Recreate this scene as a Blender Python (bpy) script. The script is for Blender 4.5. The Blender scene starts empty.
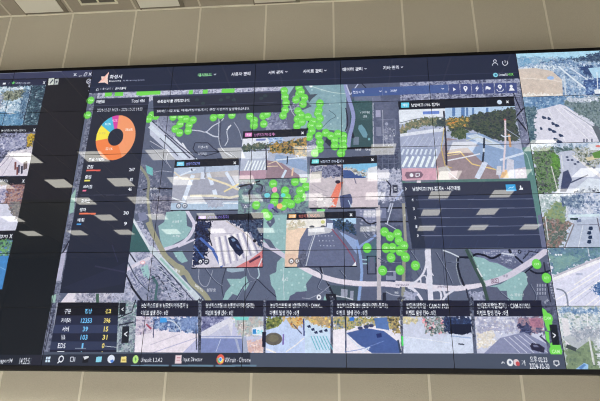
import bpy, math, random
import numpy as np
from mathutils import Matrix, Vector
from mathutils.geometry import tessellate_polygon
random.seed(4)
scene = bpy.context.scene
C = scene.collection
PI = math.pi

# ------------------------------------------------------------------ camera solve
# the display wall is the plane y = 0; plane units: X = panel columns, Y = down, in panel widths
U = 1.0213                 # width of one 46-inch panel (m)
RATIO = 0.572755
F = 517.51
W_ = np.array([-0.355478, 0.0784539, -0.0037986]); T_ = np.array([-3.515561, -1.574698, 6.375455])
th = np.linalg.norm(W_); k_ = W_ / th
K_ = np.array([[0, -k_[2], k_[1]], [k_[2], 0, -k_[0]], [-k_[1], k_[0], 0]])
R_ = np.eye(3) + math.sin(th) * K_ + (1 - math.cos(th)) * K_ @ K_
C_ = -R_.T @ T_
CAM_Z = 1.6
ZTOP = CAM_Z + C_[1] * U             # height of the top of the display wall
CEIL = CAM_Z + 4.910
WALL_Y = 0.33
NROW = 6
COLS = range(-1, 7)
PH = RATIO * U

def back(x, y):
    """photo pixel -> (X, Y) on the plane of the display wall"""
    d = R_.T @ np.array([(x - 300) / F, (y - 200.5) / F, 1.0])
    k = -C_[2] / d[2]
    q = C_ + k * d
    return q[0], q[1]

# ------------------------------------------------------------------ screen picture (drawn at 2x, then averaged down)
CW, CH = 176, 101                    # picture cells per panel
SS = 2
NC = len(COLS)
WW, HH = NC * CW * SS, NROW * CH * SS
img = np.zeros((HH, WW, 3), np.float32)
pid = np.zeros((HH, WW), np.int16)
SX = CW * SS; SY = CH * SS / RATIO
def cv(x, y):
    X, Y = back(x, y)
    return (X - COLS[0]) * SX, Y * SY
ids = {0: ('screen', None)}
cur = [0]
def new(name, label=None):
    for k, v in ids.items():
        if v == (name, label):
            cur[0] = k; return
    k = len(ids); ids[k] = (name, label); cur[0] = k
def base(): cur[0] = 0

def mask_c(P):
    """even-odd mask of a polygon given in canvas coordinates"""
    P = np.asarray(P, float)
    x0 = max(int(math.floor(P[:, 0].min())), 0); x1 = min(int(math.ceil(P[:, 0].max())) + 1, WW)
    y0 = max(int(math.floor(P[:, 1].min())), 0); y1 = min(int(math.ceil(P[:, 1].max())) + 1, HH)
    if x1 <= x0 or y1 <= y0: return None
    xs = np.arange(x0, x1) + .5; ys = np.arange(y0, y1) + .5
    m = np.zeros((len(ys), len(xs)), bool)
    n = len(P)
    for i in range(n):
        ax, ay = P[i]; bx, by = P[(i + 1) % n]
        if ay == by: continue
        lo, hi = min(ay, by), max(ay, by)
        r = (ys > lo) & (ys <= hi)
        if not r.any(): continue
        xi = ax + (ys[r] - ay) * (bx - ax) / (by - ay)
        m[r] ^= xs[None, :] > xi[:, None]
    return (slice(y0, y1), slice(x0, x1)), m
def put(mm, col, a=1.0):
    if mm is None: return
    s, m = mm
    c = np.asarray(col, np.float32)
    if c.ndim == 3: c = c[s][m]
    img[s][m] = img[s][m] * (1 - a) + c * a
    pid[s][m] = cur[0]
def poly(pts, col, a=1.0): put(mask_c([cv(*p) for p in pts]), col, a)
def polyc(pts, col, a=1.0): put(mask_c(pts), col, a)
def box(x0, y0, x1, y1, col, a=1.0): poly([(x0, y0), (x1, y0), (x1, y1), (x0, y1)], col, a)
PX = 4.05                            # canvas cells per photo pixel, about
def line(pts, w, col, a=1.0):
    P = [np.array(cv(*p)) for p in pts]; h = w * PX / 2
    for p, q in zip(P, P[1:]):
        d = q - p; L = np.hypot(*d)
        if L < 1e-6: continue
        n = np.array([-d[1], d[0]]) / L * h
        polyc([p + n, q + n, q - n, p - n], col, a)
    if w > 1.6:
        for p in P[1:-1]:
            polyc([p + h * np.array([math.cos(t), math.sin(t)]) for t in np.linspace(0, 2 * PI, 11)[:-1]], col, a)
def curve(pts, w, col, a=1.0):
    """a smooth road through the points (Catmull-Rom)"""
    P = [np.array(p, float) for p in pts]; P = [2 * P[0] - P[1]] + P + [2 * P[-1] - P[-2]]
    out = []
    for i in range(1, len(P) - 2):
        for t in np.linspace(0, 1, 7)[:-1]:
            out.append(.5 * (2 * P[i] + (P[i + 1] - P[i - 1]) * t + (2 * P[i - 1] - 5 * P[i] + 4 * P[i + 1] - P[i + 2]) * t * t + (3 * P[i] - P[i - 1] - 3 * P[i + 1] + P[i + 2]) * t ** 3))
    out.append(P[-2]); line([tuple(o) for o in out], w, col, a)
def disc(x, y, rx, ry, col, a=1.0):
    cx, cy = cv(x, y)
    polyc([(cx + rx * PX * math.cos(t), cy + ry * PX * math.sin(t)) for t in np.linspace(0, 2 * PI, 25)[:-1]], col, a)
_nz = {}
def noise(s, seed):
    key = (s, seed)
    if key not in _nz:
        out = np.zeros((HH, WW), np.float32); tot = 0
        for o, (sc, wt) in enumerate(((s, .6), (max(s // 2, 2), .4))):
            g = np.random.default_rng(seed * 7 + o + s * 31).random((HH // sc + 3, WW // sc + 3)).astype(np.float32)
            y = np.arange(HH) / sc; x = np.arange(WW) / sc
            yi = y.astype(int); xi = x.astype(int); fy = (y - yi)[:, None]; fx = (x - xi)[None, :]
            out += wt * ((g[yi][:, xi] * (1 - fx) + g[yi][:, xi + 1] * fx) * (1 - fy) + (g[yi + 1][:, xi] * (1 - fx) + g[yi + 1][:, xi + 1] * fx) * fy)
        _nz[key] = out
    return _nz[key]
def field(s, seed):
    """three octaves of mottling, stretched to fill 0..1"""
    key = ('f', s, seed)
    if key not in _nz:
        n = .34 * noise(s * 2, seed) + .33 * noise(s, seed + 11) + .33 * noise(max(s // 2, 2), seed + 23)
        _nz[key] = np.clip((n - .5) * 2.1 + .5, 0, .9999).astype(np.float32)
    return _nz[key]
def tex(pts, cols, s=8, seed=1, a=1.0, rag=15):
    """mottled picture content (foliage, crowds of roofs, city blocks)"""
    P = np.array([cv(*p) for p in pts])
    mm = mask_c(P)
    if mm is None: return
    (sy, sx), m = mm
    y0, x0 = max(sy.start - 6, 0), max(sx.start - 6, 0); y1, x1 = min(sy.stop + 6, HH), min(sx.stop + 6, WW)
    big = np.zeros((y1 - y0, x1 - x0), bool); big[sy.start - y0:sy.stop - y0, sx.start - x0:sx.stop - x0] = m
    dy = ((noise(7, 50)[y0:y1, x0:x1] - .5) * 2 * rag).astype(int); dx = ((noise(7, 51)[y0:y1, x0:x1] - .5) * 2 * rag).astype(int)
    yy = np.clip(np.arange(y1 - y0)[:, None] + dy, 0, y1 - y0 - 1); xx = np.clip(np.arange(x1 - x0)[None, :] + dx, 0, x1 - x0 - 1)
    m = big[yy, xx]; sl = (slice(y0, y1), slice(x0, x1))
    if cur[0] and ids[cur[0]][0] != 'map_view': m &= pid[sl] == cur[0]
    t = field(s, seed)[sl][m] * (len(cols) - 1)
    i = t.astype(int); f = (t - i)[:, None]; cc = np.array(cols, np.float32)
    c = cc[i] * (1 - f) + cc[i + 1] * f
    img[sl][m] = img[sl][m] * (1 - a) + c * a
    pid[sl][m] = cur[0]
    # crumbs: single roofs, leaves, cars
    if s > 12 or rag == 0: return
    r = np.random.default_rng(seed * 101 + int(P[0, 0])); n_ = int(m.sum() / 75); ys, xs = np.nonzero(m)
    if n_ == 0: return
    im = img[sl]; hh, ww_ = m.shape
    for q in r.integers(0, len(ys), n_):
        h_, w_ = r.integers(2, 9), r.integers(2, 10); yb, xb = ys[q], xs[q]
        ye, xe = min(yb + h_, hh), min(xb + w_, ww_); mk = m[yb:ye, xb:xe]
        c_ = cc[r.integers(0, len(cc))] * r.uniform(.85, 1.12)
        im[yb:ye, xb:xe][mk] = im[yb:ye, xb:xe][mk] * .22 + c_ * .78
def tbox(x0, y0, x1, y1, cols, s=8, seed=1, a=1.0): tex([(x0, y0), (x1, y0), (x1, y1), (x0, y1)], cols, s, seed, a)

_glyph = {}
def glyphs(s, off):
    if (s, off) in _glyph: return _glyph[(s, off)]
    cu = bpy.data.curves.new('lettering', 'FONT'); cu.body = s; cu.resolution_u = 2; cu.offset = off
    ob = bpy.data.objects.new('lettering', cu); C.objects.link(ob)
    dg = bpy.context.evaluated_depsgraph_get(); dg.update()
    me = ob.evaluated_get(dg).to_mesh(); me.calc_loop_triangles()
    v = np.array([(a.co.x, a.co.y) for a in me.vertices]).reshape(-1, 2)
    t = np.array([l.vertices[:] for l in me.loop_triangles]).reshape(-1, 3)
    ob.evaluated_get(dg).to_mesh_clear()
    bpy.data.objects.remove(ob); bpy.data.curves.remove(cu)
    _glyph[(s, off)] = (v, t)
    return v, t
def text(s, x0, x1, y, h, col, off=0.025, y1=None, a=1.0):
    """lettering whose middle line runs from (x0, y) to (x1, y1)"""
    v, t = glyphs(s, round(off * .7, 4))
    if len(t) == 0: return
    y1 = y if y1 is None else y1
    lo, hi = v.min(0), v.max(0)
    ax, ay = cv(x0, y); bx, by = cv(x1, y1)
    u = (v[:, 0] - lo[0]) / (hi[0] - lo[0]); w = .5 - (v[:, 1] - lo[1]) / (hi[1] - lo[1])
    vx = ax + (bx - ax) * u; vy = ay + (by - ay) * u + w * h * PX * 1.12
    for tri in t: polyc([(vx[i], vy[i]) for i in tri], col, a)

WHT = (232, 234, 242); PALE = (196, 198, 212)
DK = (20, 21, 32)
# ================================================================== the neighbouring desktop on the left
img[:] = (17, 18, 24)
poly([(-60, 60), (92.5, 60), (42, 372), (-60, 372)], (20, 20, 27))
poly([(-60, 200), (72, 200), (42, 372), (-60, 372)], (17, 19, 22))
base(); new('title_bar')
poly([(-60, 66), (93.5, 66), (91.8, 77.2), (-60, 80)], (47, 50, 78))
poly([(-60, 76.0), (62, 71.3), (62, 70.7), (-60, 75.2)], (120, 122, 140))
line([(74, 76.0), (76.5, 73.0)], .7, WHT); line([(74, 73.3), (76.5, 75.7)], .7, WHT)
line([(79, 76), (82, 75.8)], .7, WHT)
line([(84.2, 76), (84.6, 73.6), (86.6, 73.5), (86.2, 75.8), (84.2, 76)], .6, WHT); line([(85.4, 72.6), (87.4, 72.4), (87, 74.4)], .5, WHT)
line([(89, 75.4), (92, 72.4)], .7, WHT); line([(89.3, 72.6), (91.6, 75.4)], .7, WHT)
base()
poly([(48.8, 78.3), (54.5, 77.8), (53.6, 84.8), (48, 85.2)], (205, 208, 200)); line([(50, 83.5), (53.2, 79.5)], 1.4, (70, 72, 80))
poly([(55, 79), (59, 78.6), (58.2, 84.5), (54.4, 84.8)], (176, 180, 180)); disc(56.7, 81.7, 1, 1.2, (60, 62, 70))
disc(89, 81.2, 2.7, 3.2, (170, 172, 180)); disc(89, 81.2, 1.7, 2, (30, 30, 40)); line([(87, 82.5), (91, 80)], .8, (210, 212, 220))
# --- camera picture 1
new('camera_view', 'small street camera picture at the upper left')
poly([(-60, 81), (47, 79), (46, 85.6), (-60, 89)], (33, 36, 58))
line([(3, 83.6), (6, 83.5)], 2.2, WHT); line([(9, 83.2), (9.3, 83.2)], 2.4, WHT); disc(13.3, 82.8, 1.4, 1.7, (90, 190, 90)); text('남양여고(1795)-접지', 15.5, 30, 83.2, 2.6, PALE); text('x', 42.9, 45.3, 82.6, 3, WHT)
poly([(-60, 89), (46, 85), (37.5, 125), (-60, 127)], (60, 80, 100))
tex([(-60, 89), (46, 85), (37.5, 125), (-60, 127)], [(28, 38, 58), (36, 52, 66), (60, 84, 96), (150, 170, 180)], 8, 1)
tex([(-60, 89), (31.5, 86.5), (22.5, 125.5), (-60, 127)], [(90, 120, 150), (150, 176, 196), (200, 214, 228), (236, 242, 248)], 10, 2)
tex([(2, 92), (26, 89), (22, 97), (12, 101), (2, 100)], [(60, 66, 62), (120, 124, 104), (176, 178, 160)], 7, 3)
tex([(-60, 115), (25, 112), (22.5, 125.5), (-60, 127)], [(50, 90, 130), (70, 120, 160), (150, 180, 205)], 9, 4, .75)
tex([(22, 92), (30.5, 88), (24, 118), (19, 120)], [(30, 50, 80), (60, 90, 120), (140, 160, 180)], 6, 5, .8)
line([(31.8, 86.5), (22.8, 125.5)], .8, (30, 40, 60))
tex([(-3, 95), (3, 94), (3, 108), (-3, 110)], [(80, 90, 120), (230, 235, 240)], 6, 1)
text('2024-10-30 14:22:53', 2.5, 22, 87.8, 2.2, (225, 228, 235))
# --- camera picture 2
new('camera_view', 'small street camera picture with a yellow tree')
poly([(-60, 127.5), (37.2, 125), (35.8, 132.5), (-60, 135)], DK); text('능남초(1795)-접지2', 1, 26, 130.6, 2.6, WHT); text('x', 33, 35.6, 130, 3.2, WHT)
poly([(-60, 135), (35.6, 132.5), (27, 176), (-60, 178)], (90, 90, 110))
tex([(-60, 135), (35.6, 132.5), (27, 176), (-60, 178)], [(30, 32, 48), (70, 72, 96), (120, 118, 150), (180, 180, 205)], 9, 2)
tex([(0, 134.5), (27, 133), (25, 146), (8, 152), (0, 150)], [(80, 82, 120), (150, 150, 180), (215, 214, 230)], 9, 3, .9)
poly([(-60, 176), (-10, 176), (8, 153), (27, 149), (32.3, 151), (27.2, 175.8)], (214, 206, 220))
tex([(8, 152), (31, 147), (32, 156), (6, 160)], [(190, 180, 190), (240, 236, 240)], 6, 5, .8)
tex([(27, 134.5), (35, 134), (33, 146), (27, 147)], [(70, 64, 40), (190, 150, 40), (232, 205, 90)], 6, 2)
for x, y in ((15.5, 166), (19, 169), (22, 170), (24.5, 166), (26.5, 165), (17.5, 171)): poly([(x - 1, y - 4), (x + 1, y - 4.3), (x + .6, y + 3.5), (x - 1.2, y + 4)], random.choice([(50, 46, 66), (110, 60, 60), (60, 60, 86), (90, 70, 70)]))
line([(-8, 176), (9, 157)], .8, (150, 140, 160)); line([(2, 176), (13, 158)], .7, (170, 160, 180))
text('2024-10-30', 0, 15, 136.3, 2.6, (30, 30, 40))
# --- camera picture 3
new('camera_view', 'small camera picture of a crowd and pale pavement')
poly([(-60, 178), (27, 176), (25.3, 184), (-60, 186)], DK); text('접지)', -1, 8, 181, 3, WHT); text('x', 22, 24.8, 181, 3.2, WHT)
poly([(-60, 186), (25.2, 184.4), (15.5, 230.5), (-60, 231)], (120, 90, 90))
tex([(-60, 186), (25.2, 184.4), (15.5, 230.5), (-60, 231)], [(60, 44, 60), (130, 84, 80), (176, 140, 130), (90, 90, 130)], 8, 4)
tex([(-60, 187), (7, 185), (4, 203), (-60, 204)], [(90, 90, 130), (170, 160, 185), (215, 205, 215)], 6, 5)
poly([(-60, 204), (7.5, 203.5), (11, 211), (16, 217), (18, 222), (15.5, 230.5), (-60, 231)], (205, 205, 224))
tex([(8, 203), (21.5, 203), (18.2, 221), (12.5, 214)], [(96, 92, 96), (150, 140, 130)], 6, 3)
# --- camera picture 4
new('camera_view', 'small camera picture of trees above blue water')
poly([(-60, 231), (15.3, 230.8), (13, 240), (-60, 241)], (22, 23, 30)); text('접지', -2, 7.6, 236.6, 3.2, WHT); text('x', 9.3, 12.6, 236.3, 3.6, WHT)
poly([(-60, 241), (12.8, 240.2), (9, 256), (-60, 256)], (70, 100, 100))
tex([(-60, 241), (12.8, 240.2), (9, 256), (-60, 256)], [(40, 60, 60), (90, 120, 110), (110, 170, 80), (70, 100, 170), (200, 215, 235)], 7, 2)
poly([(-60, 256), (9, 255.5), (2.2, 289.5), (-60, 290)], (66, 126, 190)); line([(-8, 262), (5.5, 270)], .5, (120, 165, 210))
base(); new('taskbar')
poly([(-60, 355), (42.5, 355), (40, 369), (-60, 369)], (28, 30, 37))
text('Support94', -2, 12.4, 361.4, 4.0, (215, 217, 225), .02); text('14:22:53', 19.6, 31.6, 361.3, 4.8, (215, 217, 225), .02)
# ================================================================== main desktop: map
base()
X1, X6 = 1.0, 6.0
def P2(X, Y): return ((X - COLS[0]) * SX, Y * SY)
def mainquad(y0, y1): return [P2(1, y0), P2(6, y0), P2(6, y1), P2(1, y1)]
new('map_view')
SL = (86, 91, 112); SLB = (64, 67, 88)
mm = mask_c(mainquad(0, 6 * RATIO)); put(mm, SL)
URB = [(70, 73, 96), (104, 106, 132), (150, 150, 176), (186, 186, 206)]
GRN = (140, 177, 178); GR2 = (54, 84, 88)
def blocks(pts, w, h, col, seed, a=.9, tilt=0.0, gap=.35):
    """rows of small building outlines inside a quad"""
    r = random.Random(seed); a0, b0, c0, d0 = [np.array(p, float) for p in pts]
    nx = max(1, int(np.hypot(*(b0 - a0)) / w)); ny = max(1, int(np.hypot(*(d0 - a0)) / h))
    for i in range(nx):
        for j in range(ny):
            if r.random() < .2: continue
            def q(u, v): return tuple(a0 * (1 - u) * (1 - v) + b0 * u * (1 - v) + c0 * u * v + d0 * (1 - u) * v)
            u0, u1 = (i + gap * r.random()) / nx, (i + 1 - gap * .6) / nx; v0, v1 = (j + gap * r.random()) / ny, (j + 1 - gap * .6) / ny
            k = r.uniform(-14, 14)
            poly([q(u0, v0), q(u1, v0), q(u1, v1), q(u0, v1)], [c + k for c in col], a)
# top strip behind the cards
tbox(90, 80, 300, 100, [(86, 88, 112), (150, 150, 176), (200, 200, 216), (120, 122, 146)], 8, 2)
tbox(340, 78, 520, 102, [(56, 58, 80), (110, 112, 140), (176, 178, 200), (80, 82, 106)], 7, 3)
# left margin strip beside the dashboard card
tex([(92, 92), (98, 92), (60, 300), (62, 352), (41, 360)], [(50, 52, 70), (84, 86, 106), (128, 130, 148), (70, 72, 92)], 7, 5, 1.0, 2)
poly([(71, 196), (76, 188), (73.5, 212), (69, 214)], (140, 176, 165)); line([(62, 254), (69, 241)], 1.2, (22, 22, 34)); poly([(61, 254), (66.5, 250), (60.5, 281), (56, 281)], (176, 172, 196)); poly([(52, 296), (56, 294), (55, 303), (52, 303)], (150, 184, 170))
poly([(60, 303), (68, 293), (82, 293), (76, 303)], (222, 214, 226)); tbox(75, 293, 120, 303, [(96, 96, 116), (170, 166, 184), (210, 204, 216)], 7, 2); box(96, 294, 99, 303, (60, 86, 70))
line([(52, 345), (57, 303)], 1.2, (140, 142, 156)); line([(45, 350), (54, 310)], .7, (30, 30, 44))
# lower left town map
tex([(117, 230), (140, 220), (160, 250), (175, 280), (200, 302), (112, 302)], [(112, 114, 140), (150, 152, 178), (190, 188, 208), (96, 98, 120)], 9, 3)
poly([(129, 238), (132, 214), (136, 222), (150, 246), (150, 252), (128, 252)], (52, 86, 86)); line([(133, 219), (142, 235), (152, 252)], 2.4, (210, 216, 226))
poly([(128, 253), (134, 252), (137, 262), (130, 270), (126, 268)], (190, 192, 212)); curve([(126, 270), (134, 266), (143, 261), (150, 258)], 3.2, (214, 206, 222))
poly([(141, 268), (148, 264), (150, 274), (149, 280), (144, 276)], (150, 190, 190)); disc(143, 262.4, 2.4, 1.8, (232, 170, 180)); disc(143, 262.4, 1.6, 1.1, (246, 232, 236))
line([(125, 272), (134, 290), (143, 303)], 1.4, (26, 26, 40)); blocks([(130, 274), (143, 266), (152, 284), (140, 294)], 2.6, 2.2, (104, 106, 140), 3)
poly([(132, 302), (137, 290), (150, 284), (152, 302)], (120, 124, 150), .7)
tex([(148, 284), (158, 274), (166, 288), (162, 302), (148, 302)], [(60, 80, 90), (110, 110, 136), (190, 186, 204)], 6, 4); line([(155, 300), (157, 284), (152, 276)], 2.2, (64, 94, 96))
line([(148, 280), (158, 276), (166, 288), (171, 300)], .8, (30, 32, 46)); blocks([(150, 262), (160, 262), (183, 300), (170, 300)], 3.4, 3.4, (148, 152, 178), 5)
for i in range(6):
    x, y = 158 + i * 4, 266 + i * 5.3
    poly([(x, y), (x + 3.6, y + 1.0), (x + 5.4, y + 4.6), (x + 1.2, y + 4.8)], (66, 70, 92)); line([(x - 1, y), (x + 5, y + 5)], .6, (200, 206, 220))
# slate centre-left with motorway
poly([(150, 114), (290, 108), (290, 300), (205, 300), (160, 250), (148, 220), (143, 150)], (86, 91, 112))
poly([(150, 121), (163, 124), (196, 160), (176, 160), (166, 150), (150, 135)], (190, 194, 214))
line([(150, 126), (186, 158)], 4.5, (206, 214, 230)); line([(165, 135), (190, 158)], 1.2, (60, 62, 84)); line([(160, 138), (178, 156)], .8, (70, 72, 90)); line([(176, 140), (198, 160)], .9, (220, 224, 236))
tex([(150, 118), (166, 114), (178, 128), (172, 140)], [(86, 88, 110), (150, 152, 176), (110, 112, 136)], 6, 2, .8); line([(150, 119), (180, 146), (196, 158)], 1, (50, 52, 70))
line([(182, 143), (186, 149)], 1.4, (222, 224, 236)); line([(150, 141), (165, 150)], .6, (200, 202, 216))
curve([(190, 130), (200, 131), (206, 132), (213, 126), (220, 122), (224, 118)], 1.1, (196, 200, 216)); curve([(206, 132), (213, 136), (219, 137)], 1.4, (196, 200, 216)); curve([(221, 119), (220, 140), (222, 150), (230, 158)], .9, (54, 56, 74)); curve([(219, 118), (219, 140), (223, 150), (232, 156)], .8, (180, 184, 200))
line([(193, 149), (195, 143), (208, 143), (213, 148), (219, 152), (205, 156), (195, 152), (193, 149)], 1.0, (38, 40, 56)); text('화성시청', 198, 208, 147.3, 2.8, (205, 208, 220)); text('남양읍', 198, 207, 153.5, 2.4, (190, 192, 206))
curve([(229, 126), (227, 132), (228, 140), (225, 146)], .9, (196, 200, 216)); line([(227, 130), (231, 125)], 1.5, (220, 222, 232)); curve([(234, 122), (239, 130), (242, 140)], .6, (176, 178, 196))
for p in ([(168, 152), (166, 160), (171, 168)], [(150, 174), (160, 171), (172, 172)], [(158, 116), (158, 128)]): curve(p, .6, (170, 172, 190))
tex([(118, 150), (158, 172), (172, 196), (160, 214), (134, 214), (140, 170)], [(66, 70, 90), (96, 98, 120), (150, 150, 170)], 8, 4, .8)
line([(143, 190), (150, 188), (172, 189)], 1.3, (16, 16, 28)); text('월산리', 150, 158, 189, 2.6, WHT); text('남양', 151, 160, 195, 3, (190, 192, 206))
curve([(140, 166), (147, 176), (149, 184), (148, 195), (149, 208), (152, 226), (158, 242)], 2.6, (136, 134, 116))
poly([(146, 165), (153, 168), (153, 176), (147, 173)], (110, 180, 180)); poly([(138, 213), (146, 212), (148, 219), (140, 222)], (120, 122, 150))
tbox(152, 196, 172, 216, [(70, 70, 90), (112, 108, 126), (160, 156, 170)], 7, 3); curve([(118, 232), (128, 250), (136, 262)], 1.2, (40, 42, 58)) 
# green hills and roads around the popups
poly([(166, 212), (186, 210), (187, 226), (192, 228), (186, 238), (176, 243), (164, 250), (160, 240), (158, 226), (164, 222)], GRN)
poly([(173, 252), (182, 251), (186, 258), (188, 261), (182, 263), (178, 260)], GRN)
curve([(186, 209), (190, 216), (194, 224), (192, 232), (187, 239), (178, 245), (160, 251), (150, 256)], 3.2, (206, 200, 220)); line([(194, 240), (178, 247)], 2, (206, 200, 220))
for x, y in ((174, 221.5), (174.5, 236)): text('△ 산림', x - 2, x + 5, y, 2, (220, 226, 230))
curve([(148, 222), (155, 237), (164, 254), (172, 262), (178, 267), (186, 273), (192, 283), (204, 294), (210, 303)], 4.6, (150, 146, 120)); poly([(175, 262), (184, 266), (187, 274), (180, 276), (174, 270)], (150, 146, 120))
line([(150, 247), (158, 256), (203, 304)], 4.8, (196, 206, 216)); line([(160, 258), (190, 290)], 2, (150, 186, 180)); line([(153, 255), (172, 276), (196, 304)], .7, (30, 34, 50))
text('서해안', 172, 180, 268, 2.6, WHT, .03, 272); text('38번국도', 195, 203, 285, 2.4, WHT, .03, 291)
curve([(199, 268), (199, 280), (203, 286), (208, 285), (213, 270)], .6, (160, 162, 180)); text('남양호', 207, 216, 290, 2.8, (200, 202, 216)); curve([(226, 268), (222, 285), (224, 300)], .8, (44, 46, 62))
poly([(227, 268), (245, 268), (244, 271), (232, 272.5), (227, 271)], (150, 170, 186))
poly([(227, 279), (241, 279), (246, 276), (249, 284), (245, 291), (243, 287), (238, 296), (233, 294), (228, 300), (223, 300), (226, 292), (231, 286)], GRN)
curve([(258, 268), (259, 275), (257, 279)], 1.2, (166, 188, 200)); line([(257, 279), (246, 298), (244, 303)], .7, (28, 30, 44)); line([(257, 279), (266, 288), (278, 299)], .7, (28, 30, 44)); line([(247, 268), (250, 276), (256, 280)], .6, (140, 142, 160))
poly([(263, 216), (287, 214), (287, 268), (300, 266), (313, 275), (306, 284), (307, 291), (296, 292), (287, 302), (277, 302), (275, 291), (271, 285), (269.5, 275), (276, 272), (277, 262), (283, 256), (275, 250), (262, 243)], GRN)
poly([(266, 222), (274, 217), (275, 222), (270, 228)], (84, 88, 112)); text('신남동', 269, 283, 231, 3, (160, 196, 196)); text('▲ 남산', 282, 288, 279, 3.4, (225, 230, 235)); line([(283, 262), (284, 300)], .4, (205, 215, 220))
curve([(262, 244), (275, 250), (286, 257), (300, 266)], 4.2, (200, 192, 212)); poly([(290, 296), (298, 292), (306, 292), (306, 302), (288, 302)], (82, 84, 108)); poly([(262, 238), (270, 240), (276, 249), (270, 248)], SL)
poly([(238, 179), (308, 176), (308, 160), (312, 215), (238, 214)], (112, 136, 142))
tex([(239, 180), (308, 178), (308, 212), (239, 213)], [(100, 140, 136), (120, 150, 146), (80, 84, 106), (150, 152, 178)], 14, 4)
curve([(239, 187), (250, 184), (260, 181)], 1.6, (24, 24, 34)); curve([(248, 182), (252, 187), (249, 193), (251, 200)], 1.8, (44, 46, 60)); curve([(256, 184), (262, 186), (261, 192)], 1.6, (44, 50, 60)); disc(253, 183.5, .9, 1, WHT); disc(239.5, 188, .8, .9, WHT)
text('△', 244, 248, 206, 3, WHT)
# centre: forest, stream, park, housing blocks
poly([(286, 86), (346, 82), (349, 96), (346, 110), (346, 132), (330, 130), (300, 128), (286, 120)], GRN, .94)
tex([(298, 86), (346, 83), (347, 130), (320, 126), (300, 112)], [(116, 148, 160), (126, 158, 168), (140, 170, 176)], 18, 3)
poly([(296, 84), (303, 84), (312, 97), (305, 101), (312, 106), (303, 110), (288, 108), (288, 96)], (80, 86, 104)); curve([(310, 86), (330, 92), (346, 94)], 1, (176, 200, 200)); disc(311, 86, 1.6, 1.8, (235, 238, 240))
poly([(307, 95), (318, 94), (312, 99), (309, 103)], (66, 74, 86)); curve([(322, 128), (330, 120), (336, 116), (329, 110)], .5, (60, 80, 86)); curve([(302, 140), (309, 122), (300, 118)], 1.4, (30, 36, 44))
poly([(328, 136), (334, 140), (330, 147), (325, 142)], (40, 44, 56)); tbox(298, 138, 316, 152, URB, 7, 2); line([(305, 132), (314, 124)], 1.4, (24, 30, 34))
tbox(265, 113, 298, 131, [(84, 86, 110), (120, 122, 150), (186, 188, 206)], 8, 5); poly([(286, 112), (294, 108), (298, 116), (294, 130), (288, 128)], (92, 92, 116)); line([(289, 103), (292, 112), (299, 122)], .8, (176, 178, 196)); tbox(293, 96, 300, 112, URB, 6, 4)
tbox(317, 98, 322, 112, [(110, 146, 140), (124, 158, 150)], 8, 2)
poly([(346, 83), (400, 80), (401, 150), (346, 150)], (78, 82, 104))
poly([(350, 100), (372.5, 99), (373, 147), (349, 148)], (50, 74, 78)); tex([(353, 98), (372, 98), (372, 120), (353, 118)], [(46, 74, 76), (64, 90, 92)], 10, 3, .8)
poly([(358, 129), (358.5, 125.5), (361.5, 124.5), (365, 129), (367.5, 134.5), (366.5, 138), (363, 137.5)], (102, 142, 158)); poly([(353.5, 137), (359, 137), (358.5, 145), (353, 145)], (120, 128, 150), .8); text('남양지구공원', 360, 369.5, 112.2, 2.4, (205, 212, 220)); text('공원', 363, 367, 116.4, 2.4, (205, 212, 220)); disc(369, 139.3, 1.1, 1.4, (110, 160, 170))
line([(351, 131), (353, 138)], 3, (30, 32, 44)); curve([(345, 84), (348, 97), (351, 106), (353.2, 116), (352, 126), (349.5, 136), (348, 148)], 3.8, (140, 144, 192)); curve([(345.5, 108), (347, 116), (347.5, 124), (345, 131)], 1.0, (24, 26, 38)); line([(346, 85), (350, 95), (358, 84)], 1.1, (186, 188, 212)); line([(360, 82), (366, 88)], .9, (24, 26, 38)); line([(372.8, 98), (373.5, 150)], 1, (170, 172, 190))
tbox(374, 99, 398, 149, [(70, 74, 98), (84, 88, 112), (98, 100, 124)], 14, 2); poly([(354, 95), (380, 93), (381, 101), (354, 101)], (110, 112, 138), .8)
for q in ([(375.5, 110), (380.5, 110), (380.7, 117), (375.7, 117)],): poly(q, (160, 156, 186))
line([(377, 120), (395, 119), (395.5, 135), (378, 136)], .6, (120, 124, 148)); disc(386.5, 124, 1.6, 1.8, (150, 152, 176)); tex([(383, 128), (393, 128), (394, 146), (384, 146)], [(84, 88, 110), (120, 122, 146), (206, 208, 220)], 6, 5); line([(382.5, 110), (383.5, 148)], .8, (150, 152, 170)); poly([(376, 127), (381, 127), (381.5, 136), (376.3, 136)], (120, 122, 146))
line([(346, 148.3), (393.5, 147.2)], 1.6, (10, 10, 18)); for_txt = text('남양', 355, 361, 149.5, 2, WHT); text('장전', 365, 371, 149.5, 2, WHT); tbox(374, 150, 398, 171, [(50, 54, 74), (66, 70, 92), (84, 88, 110)], 12, 3)
for y in (154, 159, 164): line([(377, y), (397, y - .5)], .5, (96, 100, 124))
for x in (382, 388, 394): line([(x, 150), (x + .4, 169)], .5, (100, 104, 128))
tbox(377, 169, 402, 202, [(84, 88, 112), (150, 152, 178), (196, 196, 214), (110, 112, 138)], 8, 5); poly([(377, 170), (389, 170), (389.5, 178), (378, 178)], (186, 184, 200)); line([(386, 180), (391, 186), (390, 196)], 1.2, (26, 28, 44)); line([(403, 190), (394, 202)], 1.8, (170, 180, 216)); poly([(392.4, 185), (397.4, 185), (397.8, 193), (393, 193)], (44, 46, 62)); text('ㅌ', 393.8, 396.8, 189, 3, PALE)
tex([(376, 202), (412, 200), (413, 232), (377, 232)], [(72, 76, 98), (84, 88, 112), (104, 106, 130)], 14, 3)
poly([(355, 203), (376, 203), (377, 224), (366, 224), (361, 219), (355, 218)], (120, 122, 150)); blocks([(357, 203), (376, 203), (376, 222), (360, 222)], 4, 3, (160, 160, 184), 4)
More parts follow.
